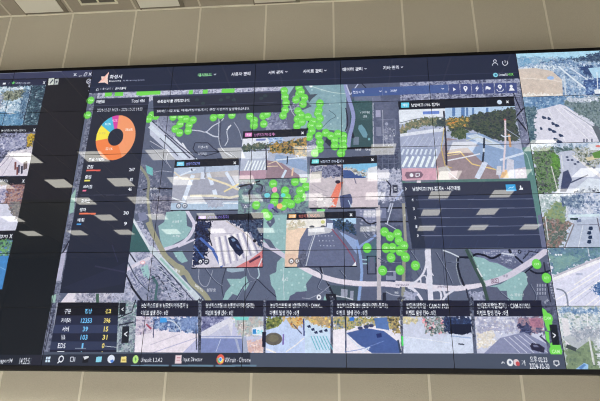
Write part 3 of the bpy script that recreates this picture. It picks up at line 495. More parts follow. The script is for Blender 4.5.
poly([(340, 196), (350, 194), (353, 200), (350, 207.2), (341, 207.3)], (70, 76, 112)); poly([(344, 180), (376, 180), (378, 206), (352, 207), (352, 197)], (204, 188, 196)); line([(354, 178), (356, 184)], .8, (90, 84, 110)); line([(348, 200), (351, 207)], .7, (190, 210, 235)); tbox(318, 198, 334, 207, [(210, 202, 204), (240, 232, 232)], 8, 3); line([(308.6, 207.9), (378, 207.5)], .8, (16, 18, 28))
poly([(317, 209.2), (325, 208.9), (325, 211.2), (317, 211.5)], (120, 220, 120))
# W4
new('camera_view', 'camera picture of a crosswalk with a dark car')
title([(196.4, 215.6), (263.2, 212.6), (263.2, 219.4), (195.6, 221)], (198.6, 206, 217.4), (190, 160, 235), ('남양여고1795-접지2', 207.6, 229), (120, 100, 200)); disc(260.5, 215.2, 1.4, 1.6, (190, 192, 200))
poly([(195.6, 220.8), (263.2, 218.4), (262.6, 267), (191.6, 268)], (206, 200, 214)); tex([(195.6, 220.8), (211, 220.4), (209, 236), (209, 247), (204, 262), (191.8, 268)], [(16, 18, 34), (30, 34, 60), (56, 70, 110)], 8, 3); tex([(226, 219.6), (263.2, 218.4), (262.8, 250), (254, 240), (242, 228)], [(20, 24, 44), (34, 42, 70), (70, 84, 110), (40, 44, 70)], 7, 2)
line([(200, 238), (213, 250), (222, 267)], 2.4, (70, 96, 170)); line([(210.6, 221), (209.4, 238), (212, 246)], 1.1, (16, 16, 30)); line([(194, 246), (204, 258)], 1.4, (60, 90, 160))
for i in range(6): line([(216 + i * 6.0, 237 - i * 1.0), (221 + i * 6.6, 266 - i * 2.6)], 2.6, (240, 236, 240)); 
for i in range(6): line([(219.4 + i * 6.0, 237 - i * 1.0), (224.6 + i * 6.6, 266 - i * 2.6)], 1.4, (150, 146, 172))
poly([(228, 238), (233, 236), (238, 240), (244, 252), (240, 256), (236, 253), (230, 245)], (24, 30, 56)); poly([(231, 239), (234, 238.5), (236, 241), (233, 242)], (110, 130, 170)); poly([(236, 244), (239, 246), (241, 250), (237, 247)], (80, 96, 140)); line([(226, 221), (244, 232), (256, 244), (262, 250)], .8, (190, 176, 170)); disc(254.5, 241, 1.6, 1.6, (24, 22, 34)); line([(233, 234), (214, 233)], .6, (160, 154, 176))
poly([(236, 267), (249, 260), (262.4, 250), (262.6, 267)], (206, 116, 116)); line([(249, 262), (260, 256)], 2, (80, 40, 60)); line([(258, 267), (262, 258)], 1, (220, 220, 230)); icons(200.4, 261.4, (26, 28, 44)); line([(191.4, 268.2), (262.6, 267.2)], .9, (12, 12, 22)); line([(262.9, 219), (262.6, 267)], .7, (30, 32, 50))
# W5
new('camera_view', 'camera picture of a grey road beside a sandy lot')
title([(287.4, 213.4), (355.6, 211), (355.8, 218), (286.6, 219.8)], (288.8, 296.2, 216.2), (240, 176, 110), ('남양여고1795-접지1', 299, 320), (220, 110, 90), (350.8, 214.8))
poly([(286.6, 219.4), (355.8, 217.6), (356.8, 266), (284.8, 267)], (96, 100, 128)); poly([(286.6, 219.4), (312, 218.8), (300, 240), (297, 266.6), (284.8, 267)], (234, 204, 178)); poly([(286.6, 219.4), (326, 218.6), (326, 226), (312, 228), (286.4, 228)], (236, 232, 226)); tex([(286, 224), (300, 220), (308, 226), (288, 231)], [(236, 220, 200), (190, 180, 150), (240, 236, 230)], 6, 2); poly([(308, 229), (327, 227), (334, 229), (330, 233), (308, 236)], (186, 186, 196))
poly([(326, 218.6), (355.8, 217.6), (355.9, 224), (340, 222)], (170, 204, 236)); tex([(333, 220), (340, 219), (350, 222), (355.9, 228), (356, 236), (346, 232), (334, 229)], [(24, 32, 36), (40, 52, 56), (50, 76, 120), (70, 70, 70)], 6, 3); poly([(327, 223), (333, 223), (333, 229), (327, 228)], (206, 214, 236)); poly([(339, 231), (356, 240), (356.6, 254), (348, 243)], (140, 160, 204)); line([(332, 229), (341, 240), (352, 256), (356, 264)], 1.0, (130, 66, 86)); line([(317, 229), (310, 250), (306, 266)], .8, (200, 204, 216)); line([(313, 236), (304, 262)], .5, (160, 164, 184)); disc(312, 227, 2.4, 1.4, (70, 70, 80)); disc(323, 226.4, 2, 1, (80, 76, 80)); disc(323, 222, 1.8, 1.8, (196, 196, 120))
for i in range(5):
    for j in range(3): line([(318 + i * 3.4 + j, 236 + j * 5), (319.2 + i * 3.4 + j, 236 + j * 5)], .8, (170, 176, 200))
poly([(285, 254), (296, 254), (295, 266.6), (284.8, 267)], (226, 190, 166)); icons(291.4, 261, (120, 104, 96)); poly([(352, 265.6), (355.6, 261.4), (355.9, 265.6)], WHT); line([(284.6, 267.2), (357, 266.2)], .9, (12, 12, 22)); tex([(301, 252), (306, 250), (305, 266), (298, 266)], [(60, 62, 80), (110, 110, 130)], 6, 4)
# W6 large
new('camera_view', 'large junction camera picture with crosswalk, autumn trees and poles')
poly([(398.2, 101.2), (514, 96.4), (515, 106.2), (398.8, 110)], DK)
poly([(401, 102.6), (409.2, 102.3), (409.3, 107.3), (401.1, 107.7)], (90, 200, 232)); text('차량', 402.6, 407.6, 105, 2.8, WHT, .02); text('남양여고1795-접지4', 411.4, 439.4, 105.2, 3.5, WHT, .04, 104.2); disc(499.6, 102, 2.3, 2.5, (206, 220, 240)); text('×', 506.2, 509, 101.7, 3, WHT, .04)
poly([(398.8, 109.6), (515, 106), (527.4, 178.4), (402.2, 180.6)], (166, 172, 198)); poly([(398.8, 109.6), (450, 108), (450, 124), (399.4, 124)], (222, 228, 240)); line([(400, 123), (416, 119), (444, 117)], .7, (60, 66, 80)); poly([(423, 111.4), (439, 110.9), (439, 113.8), (423, 114.3)], (100, 124, 200))
poly([(445, 107.8), (515, 106), (516, 114), (445, 119)], (176, 200, 230)); 
for x, w in ((452, 3), (461, 3.6), (466, 2), (472, 2), (486, 2.4)): poly([(x, 107.6), (x + w, 107.5), (x + w, 116), (x, 116)], (84, 116, 168))
tex([(399.5, 128), (410, 122), (422, 118), (433, 117), (447, 119), (447, 126), (430, 126), (412, 129), (400, 135)], [(60, 70, 70), (92, 104, 84), (130, 120, 90), (170, 150, 120)], 7, 3)
tex([(446, 119), (456, 116), (466, 116), (480, 112), (490, 112), (515, 106.6), (520, 140), (506, 142), (488, 138), (470, 130), (458, 132), (447, 130)], [(30, 40, 48), (44, 56, 56), (76, 84, 64), (60, 60, 66), (40, 52, 58)], 9, 2); tex([(446, 120), (456, 117), (469, 118), (469, 126), (447, 128)], [(220, 130, 60), (206, 156, 76), (110, 106, 66), (64, 74, 56), (190, 150, 80)], 6, 3); tex([(450, 131), (462, 128), (470, 133), (464, 140), (452, 138)], [(44, 58, 46), (70, 84, 60), (110, 110, 80)], 6, 4)
poly([(400, 134), (447, 127), (447, 132), (400, 138)], (216, 220, 234)); poly([(400, 137), (447, 131), (446, 150), (400.6, 150)], (160, 166, 194))
for i in range(8): line([(409 + i * 5, 137), (401 + i * 5.4, 148)], .4, (196, 202, 220))
poly([(400.8, 148.5), (436, 147), (436, 168), (401.6, 168)], (146, 154, 184))
for i in range(6): line([(408 + i * 5.6, 156.2), (402.6 + i * 5.9, 167)], 2.4, (228, 238, 246))
for i in range(8): line([(404 + i * 4.6, 149), (401.6 + i * 4.7, 154.4)], 1.8, (212, 222, 238))
poly([(401.6, 168.4), (436.4, 168), (437, 180.2), (402.2, 180.6)], (206, 156, 172)); poly([(406, 172), (421, 171.4), (423.6, 175), (421, 178.2), (407, 178.8), (405, 175.4)], (120, 92, 108)); disc(411.6, 175.2, 1.7, 2, WHT); line([(416, 177), (416.2, 173.4), (419.4, 173.2), (419.6, 176), (416, 177)], .7, WHT)
poly([(447, 138), (470, 142), (492, 158), (500, 180), (437, 180.4), (436, 160)], (146, 126, 130)); poly([(466, 133), (482, 134), (500, 143), (523, 150), (526, 168), (497, 170), (480, 160), (466, 146)], (136, 158, 196)); poly([(447, 141), (466, 139), (480, 146), (447, 150)], (156, 160, 182)); poly([(476, 134), (500, 144), (506, 150), (480, 143), (466, 136)], (196, 208, 226)); line([(466, 141), (478, 137), (492, 143)], 1, (190, 196, 190))
line([(447, 153.5), (460, 151.4), (464, 156), (472, 164), (482, 166.4), (496, 169.6)], 1.1, (228, 196, 120)); line([(447, 160.6), (470, 156), (480, 153.6)], 1.3, (222, 224, 236)); line([(447, 155.6), (460, 153.6)], .7, (226, 200, 140)); line([(485.4, 162), (477, 178.6)], 4.8, (206, 214, 236)); line([(500, 160), (524, 153)], 2.2, (206, 216, 236)); poly([(497, 166), (501.4, 166), (501, 175), (496, 175)], (206, 206, 216)); poly([(507, 158), (514, 160), (514, 178), (506, 178)], (200, 200, 216)); poly([(503, 170), (507, 170), (509, 178), (500, 178)], (224, 180, 130))
line([(505.3, 120), (505.6, 140), (504, 160), (503.6, 172)], 1.7, (222, 206, 214)); disc(505, 119.6, 1.2, 1, (190, 90, 90)); line([(509, 134), (510.6, 147)], 2, (200, 150, 110)); line([(501, 135), (504, 137), (511, 136)], 1.3, (206, 216, 230)); line([(506, 129), (520, 138)], .6, (160, 170, 190)); line([(507, 128), (516, 118)], .4, (60, 62, 70)); line([(484.2, 138), (483.8, 150), (482.6, 162)], 1.7, (40, 46, 60)); line([(483.8, 148), (483.6, 152)], 1.8, (190, 200, 214))
line([(443.6, 111), (445.5, 140), (446.4, 165)], 1.7, (44, 42, 56)); line([(444, 128), (441, 148), (445, 166), (452, 168)], .8, (200, 170, 90)); tex([(436, 120), (444, 118), (444, 127), (436, 127)], [(50, 60, 66), (80, 90, 84)], 5, 2); poly([(436.4, 168), (447, 166), (452, 172), (450, 180.4), (437, 180.4)], (196, 190, 186)); line([(447, 168), (455, 178)], .8, (206, 210, 220)); line([(437.2, 166), (438.6, 181)], .9, (210, 150, 150)); poly([(515, 169), (526, 167), (527.4, 178.2), (516, 178.6)], (190, 180, 196))
for x, y in ((517.2, 170.4), (521.6, 170), (518, 174.4), (522.6, 174)): box(x - 1, y - .8, x + 1, y + .8, (236, 232, 236))
poly([(448, 172), (458, 170), (456, 177), (449, 178)], (190, 170, 176)); line([(448, 172), (458, 180)], .8, (220, 214, 222))
poly([(402.2, 180.6), (527.4, 178.4), (528, 181.2), (402.4, 183.6)], (80, 112, 106)); line([(405, 181.6), (436, 181)], 1.4, (110, 110, 130)); poly([(417, 180.6), (421, 180.5), (421, 183), (417, 183)], (226, 216, 226))
# hourly chart card
new('hourly_chart_card', 'dark card with an empty ruled hourly chart')
poly([(402.6, 183.2), (530.4, 181), (532.6, 194.6), (404.6, 195.6)], (44, 48, 64)); poly([(404.6, 195.6), (532.6, 194.6), (542.2, 247.8), (412.2, 248.8)], (46, 52, 74)); poly([(404.6, 195.6), (418, 195.5), (426, 248.6), (412.2, 248.8)], (36, 41, 60)); text('›', 405, 406.8, 189, 3, WHT); text('남양여고1795-접지4 · 시간대별', 412.6, 460, 189.2, 3.9, WHT, .045, 188.2)
poly([(505.6, 184.8), (515.4, 184.4), (516.6, 191.2), (506.6, 191.6)], (56, 156, 220)); line([(508.6, 189), (510.4, 187.2), (512, 188.4), (514, 186.6)], .6, (190, 230, 250)); poly([(519, 190), (520.2, 188.4), (519.8, 186), (521, 185.4), (521.6, 188), (523, 187.8), (523.4, 190)], WHT)
for k, y in enumerate((199.6, 208.6, 217.7, 226.7, 235.8)):
    x0 = 405.4 + (y - 195) * .15 + 10; line([(x0, y + .1), (534 + (y - 195) * .17, y - .9)], .55, (104, 108, 138)); text('43210'[k], x0 - 4.4, x0 - 2.7, y, 2.6, WHT, .02)
for x in (435, 452, 478, 500): line([(x, 240), (x - 3, 248)], .4, (48, 56, 88))
# ------------------------------------------------------------------ bottom row of camera cards
def card(x0, x1, xb0, xb1, l1, l1e, l2e, lab):
    new('camera_view', lab); late.append((cur[0], card_bar, (x0, x1, xb0, xb1, l1, l1e, l2e)))
def card_bar(x0, x1, xb0, xb1, l1, l1e, l2e):
    poly([(x0, 300.6), (x1, 300.6), (x1 + (xb1 - x1) * .3, 316.2), (x0 + (xb0 - x0) * .3, 316.2)], (24, 26, 42))
    text(l1, x0 + 4, l1e, 305.8, 4.0, WHT, .035); text('이벤트 발생 건수 : 0건', x0 + 3.6, l2e, 312.6, 3.9, WHT, .035)
def cimg(x0, x1, xb0, xb1, col): poly([(x0, 316.2), (x1, 316.2), (xb1, 353.6), (xb0, 353.6)], col)
card(137.6, 198.4, 134.6, 198, '능남하스트빌1811(동영사거리-접지1)', 188, 168, 'street camera card with a blue sign')
cimg(136.6, 198.2, 134.6, 198, (226, 216, 230)); tex([(150, 316.4), (198, 316.4), (198, 333), (174, 332), (150, 328)], [(40, 52, 90), (80, 100, 150), (150, 170, 206), (200, 205, 225)], 7, 3); poly([(160, 318), (166, 317.6), (167, 322), (160, 322.6)], (60, 150, 230)); curve([(167, 320), (174, 322), (180, 329), (180, 334)], .9, (200, 206, 220)); tex([(136.6, 316.6), (152, 316.6), (152, 336), (136, 336)], [(180, 150, 170), (214, 204, 220), (120, 110, 140)], 7, 4); poly([(136, 336), (160, 331), (198, 334), (198, 353.4), (134.8, 353.4)], (228, 218, 230)); poly([(182, 353.4), (198, 338), (198, 353.4)], (176, 176, 210)); line([(154, 320), (153, 338)], .8, (50, 50, 80)); line([(150, 345), (180, 334)], .6, (190, 180, 200)); line([(146, 324), (151, 329)], 1.4, (160, 60, 80)); line([(152, 353), (196, 338)], .6, (170, 166, 200)); line([(196, 322), (196.6, 350)], .9, (50, 52, 70)); poly([(180, 319), (198, 317), (198, 329), (182, 330)], (110, 130, 180), .6)
card(201.8, 263.4, 200.8, 263, '능남하스트빌1811(동영사거리-접지2)', 254, 233.5, 'road camera card with a blue direction sign')
cimg(201.6, 263.4, 200.8, 263.2, (190, 190, 220)); tex([(201.6, 316.4), (226, 316.4), (213, 328), (201.4, 332)], [(60, 60, 100), (110, 110, 150), (170, 170, 200)], 7, 2); poly([(201.4, 332), (214, 325), (232, 316.4), (234, 318), (232, 336), (201.2, 336)], (214, 212, 226)); poly([(201.2, 336), (242, 336), (243, 353.4), (200.8, 353.4)], (120, 130, 180)); poly([(208, 336), (228, 324), (232, 336)], (190, 190, 214)); tex([(232, 316.4), (263.4, 316.4), (263.3, 336), (240, 336), (236, 326)], [(150, 140, 150), (200, 180, 170), (160, 180, 180), (230, 220, 220)], 7, 3); poly([(233, 316.6), (249, 316.6), (248, 320), (236, 320)], (120, 206, 200)); poly([(251.6, 328), (263.3, 326), (263.3, 336), (252, 335)], (226, 232, 244)); poly([(252.4, 329.4), (256, 329), (256, 334), (252.4, 334)], (50, 130, 200)); text('화성', 256.8, 262.8, 332, 3.4, (80, 200, 220), .02); line([(201.2, 337.4), (263, 338)], 1.4, (196, 198, 222)); tex([(243, 339), (263.2, 339), (263.2, 353.2), (246, 353.2)], [(240, 220, 214), (214, 170, 160), (200, 196, 220)], 8, 2); line([(216, 352), (221, 339)], .5, (200, 206, 230)); line([(236, 338), (240, 353)], 2, (160, 166, 196)); poly([(242, 337), (246, 337), (248, 353.2), (243, 353.2)], (160, 166, 190))
card(266, 330.8, 265.4, 330.6, '능남하스트빌1811(동영사거리 · CAM-0…', 323, 299, 'camera card with cars and a green verge')
cimg(266, 330.8, 265.4, 330.6, (196, 208, 244)); tex([(266, 316.4), (284, 316.4), (280, 328), (266, 332)], [(50, 60, 40), (110, 120, 60), (170, 160, 80)], 7, 3); tex([(284, 316.4), (304, 316.4), (303, 326), (290, 330), (284, 326)], [(170, 90, 40), (226, 180, 90), (200, 170, 120), (130, 110, 90)], 7, 2); poly([(281, 326), (286, 318), (292, 328), (300, 330), (304, 352), (286, 353.4), (270, 349), (266, 343), (266, 330)], (190, 206, 242)); disc(273.4, 339, 7.4, 5.2, (92, 84, 74)); disc(273.4, 338.4, 4.5, 3, (120, 112, 84), .6); poly([(262, 332), (266, 332), (265.6, 347), (262, 347)], (24, 26, 42)); line([(283.4, 334), (283, 345)], 1.3, (120, 100, 170)); line([(286, 352), (296, 345), (304, 338)], .9, (235, 232, 236)); line([(293, 324), (302, 334)], .8, (60, 60, 90)); line([(266, 349), (276, 353)], 1.4, (240, 236, 236)); line([(303.6, 319), (304.2, 336)], 1.2, (50, 56, 110))
poly([(305, 320), (329, 322), (330.6, 353.4), (305, 353.4)], (196, 216, 240)); tex([(305, 316.4), (330.8, 316.4), (330.7, 327), (318, 325), (305, 320)], [(226, 190, 70), (214, 170, 110), (150, 130, 100), (236, 214, 120)], 7, 4)
for x, y in ((309, 326), (313, 329), (316, 332), (321, 331), (326, 330)): poly([(x - 2.2, y), (x + 1.2, y - 1.4), (x + 2, y + 1.4), (x - .6, y + 1.8)], (36, 44, 74))
for i in range(6): line([(311 + i * 3, 336), (317 + i * 3.2, 350)], .7, (90, 170, 190))
card(333.2, 399.8, 333, 401, '능남하스트빌1811(동영사거리-접지3)', 387.4, 367, 'camera card with a blue shaded junction')
cimg(333.2, 400, 333, 401.4, (226, 222, 236)); tex([(333.2, 316.4), (400, 316.4), (400.6, 330), (370, 324), (346, 330), (333.2, 332)], [(60, 80, 60), (120, 130, 90), (200, 170, 90), (150, 160, 170), (80, 90, 110)], 7, 3); poly([(333.2, 334), (346, 331), (372, 325), (384, 330), (398, 338), (401.4, 353.4), (333, 353.4)], (232, 226, 238)); poly([(346, 333), (366, 328), (384, 331), (398, 342), (400, 353.4), (372, 353.4), (358, 344)], (64, 84, 142)); line([(346, 334), (362, 351), (370, 347)], .9, (214, 220, 238)); line([(358, 346), (369, 349), (362, 353)], .6, (200, 210, 232)); poly([(349, 317.4), (354, 317), (354, 320.4), (349.4, 321)], (50, 110, 210)); line([(345.6, 317), (345.8, 353)], .7, (60, 70, 110)); poly([(333.2, 330), (345.5, 328), (345.4, 353.4), (333, 353.4)], (236, 230, 240)); poly([(401, 336), (403.4, 336), (403.6, 346), (401.6, 346)], (70, 220, 90)); 
for x, y in ((360, 328), (366, 326.6), (371, 325.6)): disc(x, y, 2.2, 1.4, (50, 54, 90))
poly([(376, 334), (381, 333), (382, 337), (377, 338)], (30, 40, 90)); poly([(374, 318), (388, 317), (389, 330), (376, 328)], (80, 110, 170)); tex([(388, 318), (399, 318), (400, 334), (391, 332)], [(50, 50, 50), (190, 160, 90), (100, 100, 110)], 6, 2); line([(398, 340), (400.6, 353)], 1.6, (44, 56, 80)); curve([(345, 352), (362, 349), (384, 341)], .5, (110, 130, 190))
card(402.4, 469, 403, 472, '반디초저학앞 · CAM-011921', 448.4, 436, 'camera card showing a pale car park')
cimg(402.6, 471, 403.6, 473.4, (200, 204, 226)); tex([(402.6, 316.4), (422, 316.4), (416, 322), (403, 323)], [(236, 226, 180), (210, 196, 150), (150, 140, 130)], 6, 2); tex([(421, 316.4), (446, 316.4), (446, 334), (425, 334), (424, 326)], [(232, 110, 130), (236, 200, 206), (70, 90, 80), (196, 200, 210), (40, 44, 66)], 7, 3); tex([(444, 316.4), (471, 316.4), (471.6, 333), (450, 334), (444, 330)], [(22, 30, 60), (44, 60, 100), (30, 36, 60), (80, 100, 140)], 9, 3); poly([(404, 336), (440, 340), (450, 334), (471.6, 336), (473.4, 353.4), (403.6, 353.4)], (206, 214, 236)); poly([(450, 324), (471, 324), (471.6, 332), (462, 335), (450, 333)], (16, 22, 40)); line([(408, 337), (450, 343)], .6, (226, 228, 240)); line([(458, 344), (464, 344.6)], 1, (30, 34, 50)); line([(451, 336), (471, 338)], .9, (150, 170, 210))
card(473.2, 541.4, 476, 547, '반디초저학앞-접지1 · CAM-011921', 530, 508, 'camera card of a broad street with a dark car')
cimg(474.2, 543, 476.8, 547.6, (196, 198, 220)); tex([(474.2, 316.4), (518, 316.4), (519, 334), (496, 332), (476, 340)], [(236, 236, 242), (190, 190, 210), (150, 150, 180), (206, 196, 200)], 8, 3); tex([(517, 316.4), (543, 316.4), (545, 334), (530, 334), (518, 330)], [(60, 60, 90), (110, 100, 120), (170, 130, 140), (80, 84, 120)], 8, 2); poly([(529, 318), (543, 318), (544, 328), (530, 327)], (190, 110, 130), .6); tex([(476, 334), (494, 331), (498, 345), (477, 350)], [(240, 232, 226), (216, 206, 190), (230, 230, 240)], 8, 4); tex([(518, 324), (531, 324), (532, 334), (520, 334)], [(30, 32, 60), (80, 84, 120)], 7, 4); poly([(484, 353.4), (500, 338), (524, 332), (547, 344), (547.6, 353.4)], (130, 132, 164))
for i in range(5): line([(504 + i * 5, 338 - i), (520 + i * 7, 353)], .6, (196, 198, 220))
poly([(530, 346), (532, 343), (539, 344), (545, 348), (544, 353), (532, 350)], (36, 34, 54)); poly([(533, 345), (537, 345), (539, 347), (534, 347)], (110, 110, 140)); line([(540, 336), (547, 342)], 1.4, (60, 56, 80))
for k, fn, a in late:
    cur[0] = k; fn(*a)
# ------------------------------------------------------------------ taskbar
new('taskbar')
tb = back(340, 353.4)[1]; polyc([P2(1, tb), P2(6, tb), P2(6, 6 * RATIO + .1), P2(1, 6 * RATIO + .1)], (66, 71, 86)); poly([(30, 355), (250, 352.8), (250, 372), (30, 372)], (30, 32, 42), .8)
for x0, x1, y in ((131, 168.5, 366), (171.5, 213.6, 366), (215.6, 256.4, 366)): line([(x0, y), (x1, y)], 1.5, (96, 120, 140))
poly([(45.9, 357.2), (50.4, 356.8), (49.6, 362.4), (45, 362.4)], (206, 226, 244)); line([(47.9, 357), (47.2, 362.5)], .5, (60, 66, 84)); line([(45.5, 359.7), (50, 359.6)], .5, (60, 66, 84))
disc(61, 359.2, 2.4, 2.9, WHT); disc(61, 359.2, 1.5, 1.9, (40, 43, 56)); line([(59.4, 361), (57.4, 363.6)], 1, WHT)
line([(70.6, 357.4), (73.6, 357.4), (73.2, 361.6), (70.2, 361.6), (70.6, 357.4)], .7, (200, 203, 214)); line([(75, 357.4), (74.4, 362)], .9, (180, 184, 196))
poly([(83, 356.6), (88.8, 356.4), (88.2, 362.8), (82.2, 363)], (16, 16, 22)); poly([(83, 356.6), (88.8, 356.4), (88.6, 358), (84.6, 360)], (215, 217, 222))
poly([(96.6, 357), (102, 356.6), (101.2, 362.2), (95.6, 362.6)], (130, 206, 230)); disc(111.2, 359.2, 3.2, 3.4, (222, 228, 240)); poly([(110, 361), (113, 359.6), (114, 361.6), (112, 363.4)], (70, 120, 210)); poly([(121.4, 357), (126.6, 356.6), (126.6, 362.6), (120.6, 362.8)], (240, 220, 130)); poly([(122, 359.4), (125.8, 359.2), (125.6, 361.4), (122, 361.6)], (200, 170, 80))
disc(135.8, 359.6, 2.6, 3.4, (180, 226, 120)); poly([(135, 357), (137, 359.4), (135.4, 362)], (90, 150, 80)); text('UmanIt 1.2.4.2', 140.4, 162.2, 360.2, 3.2, (222, 224, 232), .02)
poly([(175.4, 355.4), (181.8, 355.2), (181.2, 364), (174.6, 364)], (232, 206, 212)); line([(176.6, 358), (180.4, 358)], .6, (190, 120, 130)); line([(176.4, 360.6), (180, 360.6)], .6, (190, 120, 130)); text('Input Director', 183, 202.4, 360.2, 3.8, (222, 224, 232), .02)
disc(220.6, 359.6, 3.4, 4.2, (226, 90, 70)); poly([(217.4, 358), (220.6, 359.6), (220.4, 363.6), (218, 362.4)], (90, 190, 100)); poly([(220.6, 359.6), (224, 359), (223, 362.6), (220.4, 363.8)], (240, 210, 80)); disc(220.6, 359.6, 1.5, 1.9, (235, 240, 250)); disc(220.6, 359.6, 1.1, 1.4, (70, 130, 220)); text('VIXmain - Chrome', 224.8, 250.4, 360.1, 3.6, (222, 224, 232), .02)
line([(501.6, 363.6), (503, 362), (504.6, 363.6)], .6, WHT); disc(510, 362.8, 2.5, 2.9, (226, 230, 238)); disc(510.2, 362.6, 1, 1.3, (90, 96, 120)); disc(516.4, 362.8, 2.4, 2.7, (220, 200, 205)); disc(517.8, 364, 1.6, 1.8, (190, 70, 70)); text('가', 521.6, 525.8, 363.2, 3.9, WHT, .01)
text('오후 02:23', 530, 547.4, 359.4, 4.4, WHT, .02, 359.9); text('2024-10-30', 529.6, 549.6, 366.3, 4.2, WHT, .02, 366.9); line([(554, 361), (559, 361.1), (559.4, 365), (557.6, 365.4), (556.8, 366.6), (556, 365.4), (554.4, 365), (554, 361)], .7, WHT)
# ================================================================== right column: six street camera feeds, one to a panel
def RP(x, y): return x, y
def feed(r, lab, col):
    new('screen_feed_%d' % r, lab); polyc([P2(6, r * RATIO), P2(7, r * RATIO), P2(7, (r + 1) * RATIO), P2(6, (r + 1) * RATIO)], col)
class clip:                          # keeps a feed's drawing inside its own panel
    def __init__(s, r): s.r = r
    def __enter__(s):
        s.i, s.p = img.copy(), pid.copy()
    def __exit__(s, *a):
        x0, x1, y0, y1 = int(7 * SX), int(8 * SX), s.r * CH * SS, (s.r + 1) * CH * SS
        i, p = img[y0:y1, x0:x1].copy(), pid[y0:y1, x0:x1].copy()
        img[:] = s.i; pid[:] = s.p; img[y0:y1, x0:x1] = i; pid[y0:y1, x0:x1] = p
PALS = [(60, 84, 130), (110, 140, 180), (170, 190, 214), (214, 222, 234)]
with clip(0):
    feed(0, None, (150, 160, 180))
    poly([(510, 54), (660, 40), (660, 60), (512, 60)], (168, 212, 236)); tbox(512, 57, 660, 68, [(90, 140, 180), (130, 166, 196), (190, 206, 220)], 9, 2); tex([(540, 62), (575, 58), (592, 54), (602, 51), (660, 48), (660, 66), (575, 67), (545, 70)], [(34, 48, 74), (44, 60, 90), (70, 90, 110), (110, 130, 150)], 9, 3)
    tex([(516, 66), (560, 60), (660, 64), (660, 100), (520, 100)], PALS, 8, 4, .85); tex([(518, 67), (556, 65), (556, 70), (520, 70)], [(150, 170, 200), (230, 236, 242), (80, 110, 150)], 6, 5)
    poly([(517, 69), (535, 68), (552, 71), (562, 80), (563, 98), (521, 99)], (206, 190, 178)); tex([(518, 72), (550, 76), (562, 90), (562, 98), (521, 98)], [(196, 176, 160), (214, 198, 184)], 18, 3, .7); disc(550.5, 78, 3.4, 2, (150, 180, 226)); line([(520, 78), (550, 80), (562, 82)], .6, (230, 220, 210)); line([(558, 66), (572, 78), (590, 92), (600, 100)], 1.8, (216, 226, 238)); line([(570, 68), (600, 88)], 1.2, (206, 216, 232)); tex([(578, 67), (592, 66), (600, 72), (600, 78), (588, 76)], [(40, 56, 96), (60, 80, 120)], 8, 2); tex([(584, 80), (602, 78), (606, 95), (586, 96)], [(36, 54, 100), (70, 96, 150), (160, 186, 216)], 9, 4); poly([(588, 68), (660, 64), (660, 76), (594, 78)], (170, 206, 232)); line([(597, 72), (598, 90)], .8, (226, 232, 240)); poly([(594, 90), (612, 88), (612, 94), (595, 94)], (226, 232, 240)); line([(564, 76), (566, 98)], 1.6, (196, 206, 220)); tex([(519, 94), (562, 94), (562, 97.5), (519, 98)], [(226, 216, 206), (236, 232, 226)], 8, 2)
with clip(1):
    feed(1, None, (206, 208, 224)); tbox(520, 95, 660, 112, [(64, 96, 140), (100, 134, 172), (170, 190, 212)], 9, 3); poly([(524, 112), (545, 108), (560, 104), (566, 106), (600, 130), (640, 145), (526, 145)], (212, 210, 226)); tex([(522, 106), (537, 107), (534, 122), (536, 145), (528, 145)], [(44, 66, 86), (76, 100, 110), (130, 150, 160)], 8, 2); tex([(562, 101), (580, 97), (660, 92), (660, 145), (603, 143), (594, 122), (575, 112)], [(60, 76, 84), (96, 112, 110), (130, 144, 150), (80, 96, 104)], 8, 4); tbox(566, 97, 600, 102, [(150, 160, 180), (226, 230, 238)], 6, 2)
    for a, b in (((556, 108), (592, 143)), ((561, 107), (600, 140)), ((548, 109), (566, 143)), ((566, 107), (604, 138))): line([a, b], .5, (236, 236, 244))
    line([(564, 108), (592, 126), (601, 143)], .8, (160, 164, 180)); poly([(592, 126), (598, 126), (606, 143), (600, 143)], (90, 96, 104))
    for x, y, w in ((544, 118, 2.6), (549, 119, 2), (553, 124, 2), (557, 126, 2.6), (550, 130, 2.4), (554, 132, 2.6), (556, 140, 3), (561, 136, 2.6), (541, 129, 1.4), (559, 142, 3.6)): poly([(x - w, y - 1), (x - w + 1, y - 2.2), (x + w * .6, y - 1), (x + w, y + .8), (x - w * .5, y + 1.2)], (44, 56, 84))
    for x in (584, 587, 592): line([(x, 139), (x, 143)], 1, (50, 56, 80))
